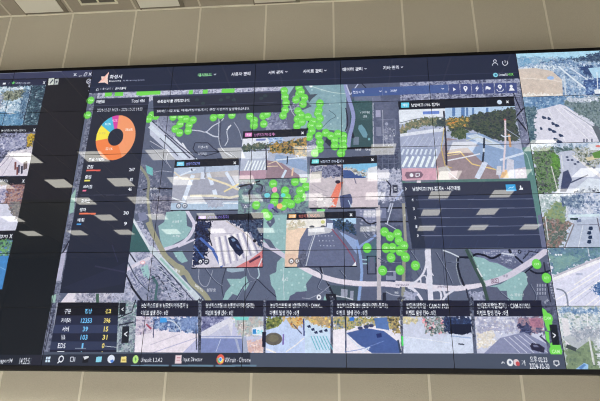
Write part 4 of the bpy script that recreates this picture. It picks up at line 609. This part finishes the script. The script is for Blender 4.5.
with clip(2):
    feed(2, None, (186, 192, 210)); tbox(530, 142, 660, 150, [(150, 170, 200), (206, 214, 230), (100, 124, 150)], 8, 2); tbox(532, 147, 600, 152, [(40, 56, 60), (90, 110, 110), (160, 176, 190)], 6, 3); tex([(532, 150), (552, 148), (560, 158), (562, 168), (556, 193), (538, 194)], [(28, 40, 40), (60, 84, 50), (110, 140, 90), (86, 82, 90), (50, 70, 46)], 8, 4); tex([(551, 154), (558, 154), (560, 164), (559, 170), (552, 168)], [(70, 110, 50), (110, 160, 70)], 6, 2); poly([(559, 152), (572, 150), (600, 172), (660, 190), (620, 194), (563, 194)], (186, 190, 210)); poly([(571, 155), (574, 155), (606, 178), (604, 181)], (224, 220, 224)); tex([(573, 148), (600, 146), (600, 165), (590, 167), (575, 156)], [(60, 72, 60), (150, 150, 130), (196, 200, 210), (120, 130, 140)], 7, 3); poly([(585, 158), (600, 154), (600, 158), (588, 161)], (210, 196, 160)); poly([(592, 153), (604, 149), (604, 158), (594, 158)], (90, 130, 60)); poly([(588, 144), (604, 142), (604, 150), (590, 150)], (214, 220, 230)); disc(598, 146, 2.2, 1.2, (220, 120, 110))
    line([(551, 166), (558, 193)], .9, (210, 206, 206)); line([(561, 155), (563, 170)], .8, (210, 214, 220)); poly([(563, 172), (568, 170), (572, 180), (566, 192), (560, 192)], (60, 66, 96)); line([(568, 184), (588, 175)], 1.2, (60, 64, 90)); poly([(574, 190), (588, 178), (620, 182), (620, 195), (572, 195)], (214, 222, 236)); tex([(574, 188), (640, 186), (640, 194.5), (572, 194.5)], [(24, 26, 40), (220, 226, 236), (236, 240, 246)], 6, 3, .6)
    for x, y in ((567, 157), (572, 160), (568, 160), (575, 164), (578, 162), (594, 168), (588, 164)): disc(x, y, 1.3, .9, (60, 66, 92))
with clip(3):
    feed(3, None, (190, 200, 220)); tbox(536, 192, 562, 212, [(230, 236, 240), (190, 200, 206), (120, 146, 140)], 7, 3); tbox(560, 192, 660, 216, [(90, 106, 140), (160, 172, 200), (206, 212, 228), (220, 220, 232)], 8, 2); tex([(543, 214), (556, 202), (565, 202), (566, 222), (556, 226), (542, 224)], [(90, 120, 96), (140, 150, 100), (120, 146, 130)], 8, 4); tex([(541, 218), (553, 220), (566, 222), (572, 222), (560, 249), (545, 250)], [(110, 80, 80), (150, 120, 110), (70, 90, 80), (170, 150, 150)], 8, 3); poly([(574, 220), (600, 219), (660, 222), (660, 250), (566, 250), (570, 236)], (176, 184, 206)); line([(568, 216), (600, 215)], 2.4, (206, 226, 236)); line([(570, 219), (578, 219)], 1.8, (40, 56, 60)); line([(574, 224), (564, 249)], 1, (120, 110, 116)); line([(545, 216), (548, 240)], .8, (214, 216, 222)); line([(597, 218), (602, 240)], .8, (80, 70, 80)); line([(577, 225), (600, 224.4)], .6, (120, 120, 140))
    for x, y in ((590.5, 228.5), (589, 233), (590, 237.5), (589, 242)): poly([(x - 2.2, y + 1), (x - 1.2, y - 1.8), (x + 2, y - 1.8), (x + 2.2, y + 1.4), (x, y + 2)], (30, 44, 70))
    poly([(576, 220), (581, 219), (581, 222), (577, 222.5)], (110, 120, 150)); line([(583, 225), (578, 249)], .5, (220, 224, 234)); line([(566, 202), (567, 220)], .8, (216, 220, 230)); tex([(560, 195), (584, 195), (584, 208), (562, 206)], [(60, 76, 110), (110, 126, 150), (190, 200, 215)], 6, 5)
with clip(4):
    feed(4, None, (218, 216, 236)); tex([(546, 247), (660, 246), (660, 246), (620, 250), (600, 257), (553, 276)], [(70, 96, 126), (100, 126, 150), (96, 130, 134), (120, 150, 170)], 9, 3); tex([(548, 256), (585, 256), (575, 262), (556, 272)], [(110, 146, 150), (130, 160, 150)], 9, 2); line([(553, 276.6), (580, 265.6), (602, 256.6), (640, 241)], 1.6, (190, 184, 196)); line([(553, 279.4), (602, 259.6)], 2.4, (240, 238, 244)); poly([(552, 285), (640, 246), (640, 308), (556, 308)], (216, 216, 238)); 
    for a, b in (((574, 285), (602, 267)), ((556, 300), (602, 272)), ((564, 306), (602, 279)), ((586, 306), (602, 294)), ((594, 306), (604, 297))): line([a, b], .8, (244, 240, 242))
    for a, b in (((575, 304), (600, 284)), ((570, 298), (594, 281))): line([a, b], .5, (186, 186, 214))
    tex([(591, 290), (596, 283), (606, 280), (606, 298), (598, 293)], [(40, 66, 110), (70, 100, 150), (130, 150, 186)], 7, 3); curve([(556, 289), (562, 290.4), (566, 295), (568, 307)], 1.3, (120, 124, 140)); line([(547, 250), (550, 268)], .8, (210, 216, 226)); text('•••', 554.5, 562, 254.6, 1.6, (230, 236, 242)); line([(588, 249), (589, 256)], .8, (200, 206, 220)); disc(579, 274, 3, .9, (176, 180, 206))
with clip(5):
    feed(5, None, (170, 180, 176)); tbox(554, 306, 660, 340, [(110, 130, 150), (160, 176, 186), (206, 212, 216), (226, 226, 232), (140, 160, 150)], 9, 3); tex([(558, 308), (600, 308), (600, 314), (560, 313)], [(70, 100, 140), (130, 156, 190), (220, 226, 236)], 7, 2); tex([(565, 344), (575, 336), (592, 338), (602, 366), (660, 372), (566, 372)], [(110, 126, 96), (126, 142, 106), (96, 112, 92)], 10, 4); poly([(561, 318), (567, 318), (572, 340), (566, 350)], (222, 218, 224)); poly([(562, 338), (580, 330), (600, 334), (600, 346), (590, 340), (576, 350)], (176, 180, 186)); line([(576, 350), (566, 346)], 3, (60, 66, 66)); line([(588, 334), (594, 365)], 1.6, (206, 208, 206)); poly([(576, 369), (584, 363), (588, 365), (588, 371), (577, 371)], (150, 190, 230)); poly([(578, 368), (584, 364), (586, 365.4), (581, 370)], (90, 130, 190)); tex([(595, 340), (612, 336), (612, 372), (600, 370)], [(190, 196, 204), (226, 228, 232), (110, 130, 110)], 8, 2); line([(587, 312), (588, 334)], .8, (230, 230, 234)); tex([(570, 330), (600, 326), (606, 334), (575, 342)], [(200, 200, 208), (140, 146, 160), (226, 222, 226)], 7, 5)

pm = np.isin(pid, [k for k, v in ids.items() if v[0] == 'camera_view' or v[0].startswith('screen_feed')])
gr = (field(5, 31) - .5) * .15 + (field(16, 32) - .5) * .05 + 1
lum = img.mean(2); pm &= lum > 45
img[pm] = np.clip(img[pm] * gr[pm][:, None], 0, 250)
mp = np.isin(pid, [k for k, v in ids.items() if v[0] == 'map_view'])
img[mp] = np.clip(img[mp] * (1 + (field(4, 33)[mp] - .5) * .12)[:, None], 0, 250)
# cells: average the drawing down, colours to linear light
small = img.reshape(NROW * CH, SS, NC * CW, SS, 3).mean((1, 3)) / 255.0
small = np.clip(small, 0, 1) ** np.array([.93, .89, .85])
small = np.round(small * 80) / 80
lin = np.where(small <= .04045, small / 12.92, ((small + .055) / 1.055) ** 2.4).astype(np.float32)
idc = pid.reshape(NROW * CH, SS, NC * CW, SS)[:, 0, :, 0]

# ------------------------------------------------------------------ materials
def mat(name, col, rough=.6, metal=0.0, emis=None, strength=0.0, bump=None, spec=.5):
    m = bpy.data.materials.new(name); m.use_nodes = True; nt = m.node_tree; b = nt.nodes['Principled BSDF']
    b.inputs['Base Color'].default_value = (*col, 1); b.inputs['Roughness'].default_value = rough; b.inputs['Metallic'].default_value = metal; b.inputs['Specular IOR Level'].default_value = spec
    if emis: b.inputs['Emission Color'].default_value = (*emis, 1); b.inputs['Emission Strength'].default_value = strength
    tc = nt.nodes.new('ShaderNodeTexCoord'); n = nt.nodes.new('ShaderNodeTexNoise'); n.inputs['Scale'].default_value = bump[0] if bump else 40
    nt.links.new(tc.outputs['Object'], n.inputs['Vector'])
    if bump:
        n.inputs['Detail'].default_value = 4
        mx = nt.nodes.new('ShaderNodeMix'); mx.data_type = 'RGBA'; mx.inputs['A'].default_value = (*[c * (1 - bump[1]) for c in col], 1); mx.inputs['B'].default_value = (*[min(1, c * (1 + bump[1])) for c in col], 1)
        nt.links.new(n.outputs['Fac'], mx.inputs['Factor']); nt.links.new(mx.outputs['Result'], b.inputs['Base Color'])
        bp = nt.nodes.new('ShaderNodeBump'); bp.inputs['Strength'].default_value = bump[2]; bp.inputs['Distance'].default_value = .004
        nt.links.new(n.outputs['Fac'], bp.inputs['Height']); nt.links.new(bp.outputs['Normal'], b.inputs['Normal'])
    return m
def screen_material():
    m = bpy.data.materials.new('lit_glossy_display'); m.use_nodes = True; nt = m.node_tree; b = nt.nodes['Principled BSDF']
    b.inputs['Base Color'].default_value = (.006, .006, .008, 1); b.inputs['Roughness'].default_value = .02; b.inputs['IOR'].default_value = 1.5
    a = nt.nodes.new('ShaderNodeAttribute'); a.attribute_name = 'picture'
    nt.links.new(a.outputs['Color'], b.inputs['Emission Color']); b.inputs['Emission Strength'].default_value = 1.0
    return m
M_SCREEN = screen_material()
M_BLACK = mat('black_plastic', (.006, .006, .007), .6, spec=.12)
M_RACK = mat('dark_steel', (.03, .03, .033), .5, .6)
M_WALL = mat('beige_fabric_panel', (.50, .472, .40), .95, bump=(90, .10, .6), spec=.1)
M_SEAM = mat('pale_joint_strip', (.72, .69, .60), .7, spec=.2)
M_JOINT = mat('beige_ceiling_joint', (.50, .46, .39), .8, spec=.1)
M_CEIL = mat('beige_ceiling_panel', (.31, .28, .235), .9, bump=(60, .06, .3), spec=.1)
M_FLOOR = mat('pale_vinyl_floor', (.52, .50, .46), .95, bump=(70, .2, .6), spec=.1)
M_BACK = mat('beige_painted_wall', (.22, .205, .18), .9, bump=(25, .04, .2), spec=.1)
M_FRAME = mat('bronze_light_frame', (.16, .14, .11), .6)
M_LIT = mat('lit_diffuser', (.8, .8, .76), .5, emis=(1.0, .97, .86), strength=8.5)
M_DIM = mat('dim_diffuser', (.55, .54, .48), .5, emis=(1.0, .94, .80), strength=.05)
M_VENT = mat('pale_vent_metal', (.62, .60, .50), .5)
M_DARK = mat('dark_duct', (.09, .085, .075), .8)

# ------------------------------------------------------------------ mesh helpers
def box_data(boxes):
    V, Fc = [], []
    for (x0, y0, z0, x1, y1, z1) in boxes:
        n = len(V); V += [(x0, y0, z0), (x1, y0, z0), (x1, y1, z0), (x0, y1, z0), (x0, y0, z1), (x1, y0, z1), (x1, y1, z1), (x0, y1, z1)]
        Fc += [(n, n + 3, n + 2, n + 1), (n + 4, n + 5, n + 6, n + 7), (n, n + 1, n + 5, n + 4), (n + 1, n + 2, n + 6, n + 5), (n + 2, n + 3, n + 7, n + 6), (n + 3, n, n + 4, n + 7)]
    return V, Fc
def obj(name, V, Fc, m, parent=None, bevel=0):
    me = bpy.data.meshes.new(name); me.from_pydata(V, [], Fc); me.update(); me.materials.append(m)
    o = bpy.data.objects.new(name, me); C.objects.link(o); o.parent = parent
    if bevel: b = o.modifiers.new('bevel', 'BEVEL'); b.width = bevel; b.segments = 2
    return o
def thing(name, label, cat, loc, group=None):
    o = bpy.data.objects.new(name, None); C.objects.link(o); o.location = loc; o['label'] = label; o['category'] = cat
    if group: o['group'] = group
    o.empty_display_size = .2
    return o
def struct(name, boxes, m):
    o = obj(name, *box_data(boxes), m); o['kind'] = 'structure'; return o
def dup(root, loc, label):
    r = root.copy(); C.objects.link(r); r.location = loc; r['label'] = label
    for ch in list(root.children):
        c = ch.copy(); C.objects.link(c); c.parent = r
        for g in list(ch.children):
            d = g.copy(); C.objects.link(d); d.parent = c
    return r

# ------------------------------------------------------------------ the room
XL, XR, YB = -9.0, 13.0, -14.0
struct('floor', [(XL, YB, -.1, XR, WALL_Y + .2, 0)], M_FLOOR)
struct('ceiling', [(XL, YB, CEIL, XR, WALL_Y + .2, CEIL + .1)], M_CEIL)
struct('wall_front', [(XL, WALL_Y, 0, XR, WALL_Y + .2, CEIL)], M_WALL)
struct('wall_back', [(XL, YB - .2, 0, XR, YB, CEIL)], M_BACK)
struct('wall_left', [(XL - .2, YB, 0, XL, WALL_Y + .2, CEIL)], M_BACK)
struct('wall_right', [(XR, YB, 0, XR + .2, WALL_Y + .2, CEIL)], M_BACK)
n = 1
lam = (5.2477 + WALL_Y) / 5.2477
cx0 = C_[0] * U
for k in range(-11, 12):
    X = (3.928 + .8295 * k) * U; x = cx0 + (X - cx0) * lam
    if XL + .1 < x < XR - .1:
        struct('trim_%d' % n, [(x - .013, WALL_Y - .006, 0, x + .013, WALL_Y, CEIL - .012)], M_SEAM); n += 1
        struct('trim_%d' % n, [(x - .013, YB, CEIL - .006, x + .013, WALL_Y - .02, CEIL)], M_JOINT); n += 1
struct('trim_%d' % n, [(XL, WALL_Y - .022, CEIL - .012, XR, WALL_Y, CEIL)], M_SEAM)

# ------------------------------------------------------------------ display wall
X0, X1_ = COLS[0] * U, (COLS[-1] + 1) * U
ZB = ZTOP - NROW * PH
root = thing('wall_frame', 'thin black surround holding the whole video wall against the beige wall', 'frame', ((X0 + X1_) / 2, .05, ZB - .05))
ox, oy, oz = root.location
def fr(name, b, m=M_BLACK):
    x0, y0, z0, x1, y1, z1 = b; return obj(name, *box_data([(x0 - ox, y0 - oy, z0 - oz, x1 - ox, y1 - oy, z1 - oz)]), m, root)
fr('top_rail', (X0 - .04, -.012, ZTOP + .001, X1_ + .04, WALL_Y - .008, ZTOP + .034)); fr('bottom_rail', (X0 - .04, -.012, ZB - .042, X1_ + .04, WALL_Y - .008, ZB - .001))
fr('side_rail', (X0 - .04, -.012, ZB - .001, X0 - .001, WALL_Y - .008, ZTOP + .001)); fr('side_rail', (X1_ + .001, -.012, ZB - .001, X1_ + .04, WALL_Y - .008, ZTOP + .001))
fr('backing_panel', (X0, .10, ZB, X1_, WALL_Y - .008, ZTOP), M_RACK)

LAB = {
 (-1, 0): 'video wall panel at the top left corner with the edge of a street picture', (-1, 1): 'video wall panel on the left edge with pale road and blue tree pictures', (-1, 2): 'video wall panel on the left edge with crowd and pavement picture',
 (-1, 3): 'video wall panel far left with pale pavement above a title strip', (-1, 4): 'video wall panel far left showing blue water picture', (-1, 5): 'video wall panel at the bottom left corner, mostly black',
 (0, 0): 'video wall panel with window buttons and small picture icons over black desktop', (0, 1): 'video wall panel with small street picture and yellow tree beside black desktop', (0, 2): 'dark video wall panel left of the event list with crowd picture at its left',
 (0, 3): 'dark video wall panel with white x and small tree picture at its left', (0, 4): 'nearly black video wall panel with a blue water picture at its left edge', (0, 5): 'black video wall panel with the clock 14:22:53 at its bottom',
 (1, 0): 'video wall panel with orange star logo and Korean city name', (1, 1): 'video wall panel showing the upper part of the orange donut chart', (1, 2): 'video wall panel with the bottom of the donut chart and red and yellow bars',
 (1, 3): 'dark video wall panel with orange and blue bars under the event list', (1, 4): 'dark video wall panel with empty card above pale town map', (1, 5): 'video wall panel with the status table and search icon',
 (2, 0): 'video wall panel with the green menu word and notice box', (2, 1): 'video wall panel with green marker cluster beside a pale motorway', (2, 2): 'video wall panel with junction picture of pale lane markings',
 (2, 3): 'video wall panel with green hills and the crosswalk picture with dark car', (2, 4): 'video wall panel with olive road crossing the slate map', (2, 5): 'video wall panel with blue sign street card above the document icon',
 (3, 0): 'video wall panel with right end of notice box and green markers', (3, 1): 'video wall panel with crosswalk and autumn tree picture under green markers', (3, 2): 'video wall panel with green markers, one pink, between two pictures',
 (3, 3): 'video wall panel with sandy lot picture and right part of crosswalk picture', (3, 4): 'video wall panel with green hill and the start of the pale curved road', (3, 5): 'video wall panel with bottom row card of cars and a dark oval verge',
 (4, 0): 'video wall panel with blue toolbar start and Korean data menu', (4, 1): 'video wall panel with pale stream, dark park and housing blocks', (4, 2): 'video wall panel with lower crosswalk of the large picture and housing blocks',
 (4, 3): 'video wall panel with green marker group left of the dark chart card', (4, 4): 'video wall panel where curved road meets the interchange under green markers', (4, 5): 'video wall panel with card of blue shaded junction above empty taskbar',
 (5, 0): 'video wall panel with person and power icons above white tool icons', (5, 1): 'video wall panel with autumn trees and pole of the large picture', (5, 2): 'video wall panel with blue button of the hourly chart card',
 (5, 3): 'video wall panel showing right half of the ruled dark chart', (5, 4): 'video wall panel with pale road over green hills and two green markers', (5, 5): 'video wall panel with date 2024-10-30 and broad street card',
 (6, 0): 'video wall panel with camera feed of sandy field and distant hills', (6, 1): 'video wall panel with camera feed of wide highway and dark cars', (6, 2): 'video wall panel with camera feed of green trees beside a busy road',
 (6, 3): 'video wall panel with camera feed of cars queued below an overpass', (6, 4): 'video wall panel with camera feed of pale empty highway and lamp post', (6, 5): 'video wall panel with camera feed of rooftops and green field',
}
BZ = .0028                             # black bezel on each side
HD = .085
hx_, hz_ = U / 2 - .0006, PH / 2 - .0006
fw = .0024
hb = [(-hx_, 0, -hz_, hx_, HD, hz_)]
hv, hf = box_data(hb)
h_me = bpy.data.meshes.new('housing'); h_me.from_pydata(hv, [], hf); h_me.materials.append(M_BLACK)
sw, sh = U - 2 * BZ, PH - 2 * BZ
def cells_mesh(name, sel, colr):
    """runs of equal picture cells as quads with the picture colour on each"""
    H, W = sel.shape
    key = (colr * 4095).astype(np.int64); key = key[..., 0] * 16777216 + key[..., 1] * 4096 + key[..., 2]
    key = np.where(sel, key, -1)
    start = np.ones((H, W), bool); start[:, 1:] = key[:, 1:] != key[:, :-1]
    ry, rx = np.nonzero(start)
    flat = ry * W + rx; end = np.append(flat[1:], H * W); ln = end - flat
    keep = key[ry, rx] >= 0
    ry, rx, ln = ry[keep], rx[keep], ln[keep]; n = len(ry)
    x0 = rx / W * sw - sw / 2; x1 = (rx + ln) / W * sw - sw / 2; z1 = sh / 2 - ry / H * sh; z0 = sh / 2 - (ry + 1) / H * sh
    v = np.zeros((n, 4, 3), np.float32); v[:, 0, 0] = x0; v[:, 1, 0] = x1; v[:, 2, 0] = x1; v[:, 3, 0] = x0; v[:, 0, 2] = z0; v[:, 1, 2] = z0; v[:, 2, 2] = z1; v[:, 3, 2] = z1
    me = bpy.data.meshes.new(name); me.vertices.add(n * 4); me.vertices.foreach_set('co', v.ravel())
    me.loops.add(n * 4); me.loops.foreach_set('vertex_index', np.arange(n * 4, dtype=np.int32)); me.polygons.add(n)
    me.polygons.foreach_set('loop_start', np.arange(0, n * 4, 4, dtype=np.int32)); me.polygons.foreach_set('loop_total', np.full(n, 4, np.int32))
    me.update(calc_edges=True)
    at = me.color_attributes.new('picture', 'FLOAT_COLOR', 'CORNER'); c = np.ones((n, 4, 4), np.float32); c[:, :, :3] = colr[ry, rx][:, None, :]
    at.data.foreach_set('color', c.ravel()); me.materials.append(M_SCREEN)
    return me
FRONT = -.0012
TILT = {0: 0.0, 1: 0.0, 2: 0.0, 3: 0.0, 4: 0.0, 5: 0.0}
for r in range(NROW):
    for ci, c in enumerate(COLS):
        t = thing('display_panel', LAB[(c, r)], 'screen', ((c + .5) * U, 0, ZTOP - (r + 1) * PH), 'panels of the video wall')
        o = bpy.data.objects.new('housing', h_me); C.objects.link(o); o.parent = t; o.location = (0, 0, PH / 2)
        ys, xs = slice(r * CH, (r + 1) * CH), slice(ci * CW, (ci + 1) * CW)
        pi, pc = idc[ys, xs], lin[ys, xs]
        pi = pi.copy()
        for k in np.unique(pi):
            if ids[k][0].startswith('screen_feed') or ids[k][0] == 'map_view' or (k and (pi == k).sum() < 60): pi[pi == k] = 0
        if not (pi == 0).any():
            ks, cn = np.unique(pi, return_counts=True); pi[pi == ks[cn.argmax()]] = 0
        s = bpy.data.objects.new('screen', cells_mesh('screen', pi == 0, pc)); C.objects.link(s); s.parent = t; s.location = (0, FRONT, PH / 2)
        for k in list(np.unique(pi)):
            if k == 0: continue
            nm, lb = ids[k]
            if nm in ('map_marker', 'arrow_button', 'taskbar', 'title_bar', 'map_view'):
                comps, seen = [], np.zeros(pi.shape, bool)
                for (a, b) in zip(*np.nonzero(pi == k)):
                    if seen[a, b]: continue
                    st = [(a, b)]; seen[a, b] = True; m_ = []
                    while st:
                        p, q = st.pop(); m_.append((p, q))
                        for (e, f_) in ((p + 1, q), (p - 1, q), (p, q + 1), (p, q - 1)):
                            if 0 <= e < pi.shape[0] and 0 <= f_ < pi.shape[1] and not seen[e, f_] and pi[e, f_] == k: seen[e, f_] = True; st.append((e, f_))
                    comps.append(m_)
                for m_ in comps:
                    sel = np.zeros(pi.shape, bool); sel[tuple(np.array(m_).T)] = True
                    d = bpy.data.objects.new(nm, cells_mesh(nm, sel, pc)); C.objects.link(d); d.parent = s
                    if lb: d['label'] = lb
                continue
            d = bpy.data.objects.new(nm, cells_mesh(nm, pi == k, pc)); C.objects.link(d); d.parent = s
            if lb: d['label'] = lb

# ------------------------------------------------------------------ ceiling lights and vent
LS = .27
def make_light(m, loc, label, group, LS=.27, lamp=0):
    t = thing('ceiling_light', label, 'light', loc, group)
    s = LS; w = .055
    obj('light_frame', *box_data([(-s - .01, s, -.012, s + w, s + .035, .0), (s, -s - .02, -.012, s + w, s, .0), (-s - .01, -s - .05, -.012, s + w, -s - .02, .0), (-s - .03, -s - .05, -.012, -s - .01, s + .05, .0)]), M_FRAME, t)
    obj('diffuser', *box_data([(-s - .01, -s - .02, -.02, s, s, -.0005)]), m, t)
    if lamp:
        L = bpy.data.lights.new('lamp', 'AREA'); L.energy = lamp; L.size = .5; L.spread = math.radians(122); L.color = (1, .975, .93)
        o = bpy.data.objects.new('lamp', L); C.objects.link(o); o.parent = t; o.location = (0, 0, -.025)
    return t
l1 = make_light(M_DIM, (.03, -.01, CEIL), 'square dim ceiling light left of the ceiling vent', 'dim square lights along the wall')
dup(l1, (1.67, -.01, CEIL), 'square dim ceiling light right of the ceiling vent')
dup(l1, (3.24, .0, CEIL), 'square dim ceiling light cut off at the top edge, above the server menu')
l2 = make_light(M_LIT, (-3.0, -6.36, CEIL), 'lit square ceiling light behind the viewer, mirrored on the screens', 'lit ceiling lights mirrored on the screens', .25, 55)
LAMPS = {}
def relamp(r, x, y):
    e = round({-4.85: 150, -6.36: 50}.get(y, 6) * (1.0 if x < 3 else .85 if x < 6 else .7), 1)
    for ch in r.children:
        if ch.type == 'LIGHT':
            if e not in LAMPS: LAMPS[e] = ch.data.copy(); LAMPS[e].energy = e
            ch.data = LAMPS[e]
relamp(l2, -3.0, -6.36)
for y in (-4.85, -6.36, -7.65, -9.08, -10.6):
    for x in (-6.2, -4.6, -2.99, -1.4, .12, 1.72, 3.35, 5.0, 6.67, 8.26, 9.85):
        if (x, y) == (-2.99, -6.36) or (x == -4.6 and y in (-7.65, -9.08)) or (x == 9.85 and y == -9.08): continue
        if y == -10.6: x += .1 if x > 5 else -.05
        if (x, y) == (-6.2, -9.08): x = -5.95
        relamp(dup(l2, (x, y, CEIL), l2['label']), x, y)
v = thing('ceiling_vent', 'square pale ceiling vent with dark openings between two ceiling lights', 'vent', (.855, -.09, CEIL))
s = .26; w = .03
obj('vent_frame', *box_data([(-s, s - w, -.012, s, s, 0), (-s, -s, -.012, s, -s + w, 0), (-s, -s + w, -.012, -s + w, s - w, 0), (s - w, -s + w, -.012, s, s - w, 0)]), M_VENT, v)
obj('backing', *box_data([(-s + w, -s + w, -.003, s - w, s - w, -.0005)]), M_DARK, v)
obj('divider', *box_data([(-.012, -s + w, -.012, .012, s - w, -.003)]), M_VENT, v)
for k in range(6):
    y = -s + w + .035 + k * .07; obj('slat', *box_data([(-s + w, y, -.010, s - w, y + .008, -.003)]), M_FRAME, v)

# ------------------------------------------------------------------ camera, world, view
cam = bpy.data.cameras.new('camera'); co = bpy.data.objects.new('camera', cam); C.objects.link(co)
def pw(v): return Vector((v[0], v[2], -v[1]))
rt, dn, fw_ = pw(R_[0]), pw(R_[1]), pw(R_[2])
M = Matrix.Identity(4)
for i in range(3): M[i][0], M[i][1], M[i][2] = rt[i], -dn[i], -fw_[i]
M.translation = Vector((C_[0] * U, C_[2] * U, CAM_Z)); co.matrix_world = M
cam.sensor_width = 36; cam.lens = F / 600 * 36; cam.clip_start = .05; scene.camera = co
wd = bpy.data.worlds.new('world'); scene.world = wd; wd.use_nodes = True; wd.node_tree.nodes['Background'].inputs[0].default_value = (.02, .02, .02, 1)
scene.view_settings.view_transform = 'Standard'; scene.view_settings.look = 'None'; scene.view_settings.exposure = 0; scene.view_settings.gamma = 1; scene.view_settings.use_curve_mapping = False
scene.cycles.filter_width = 1.0
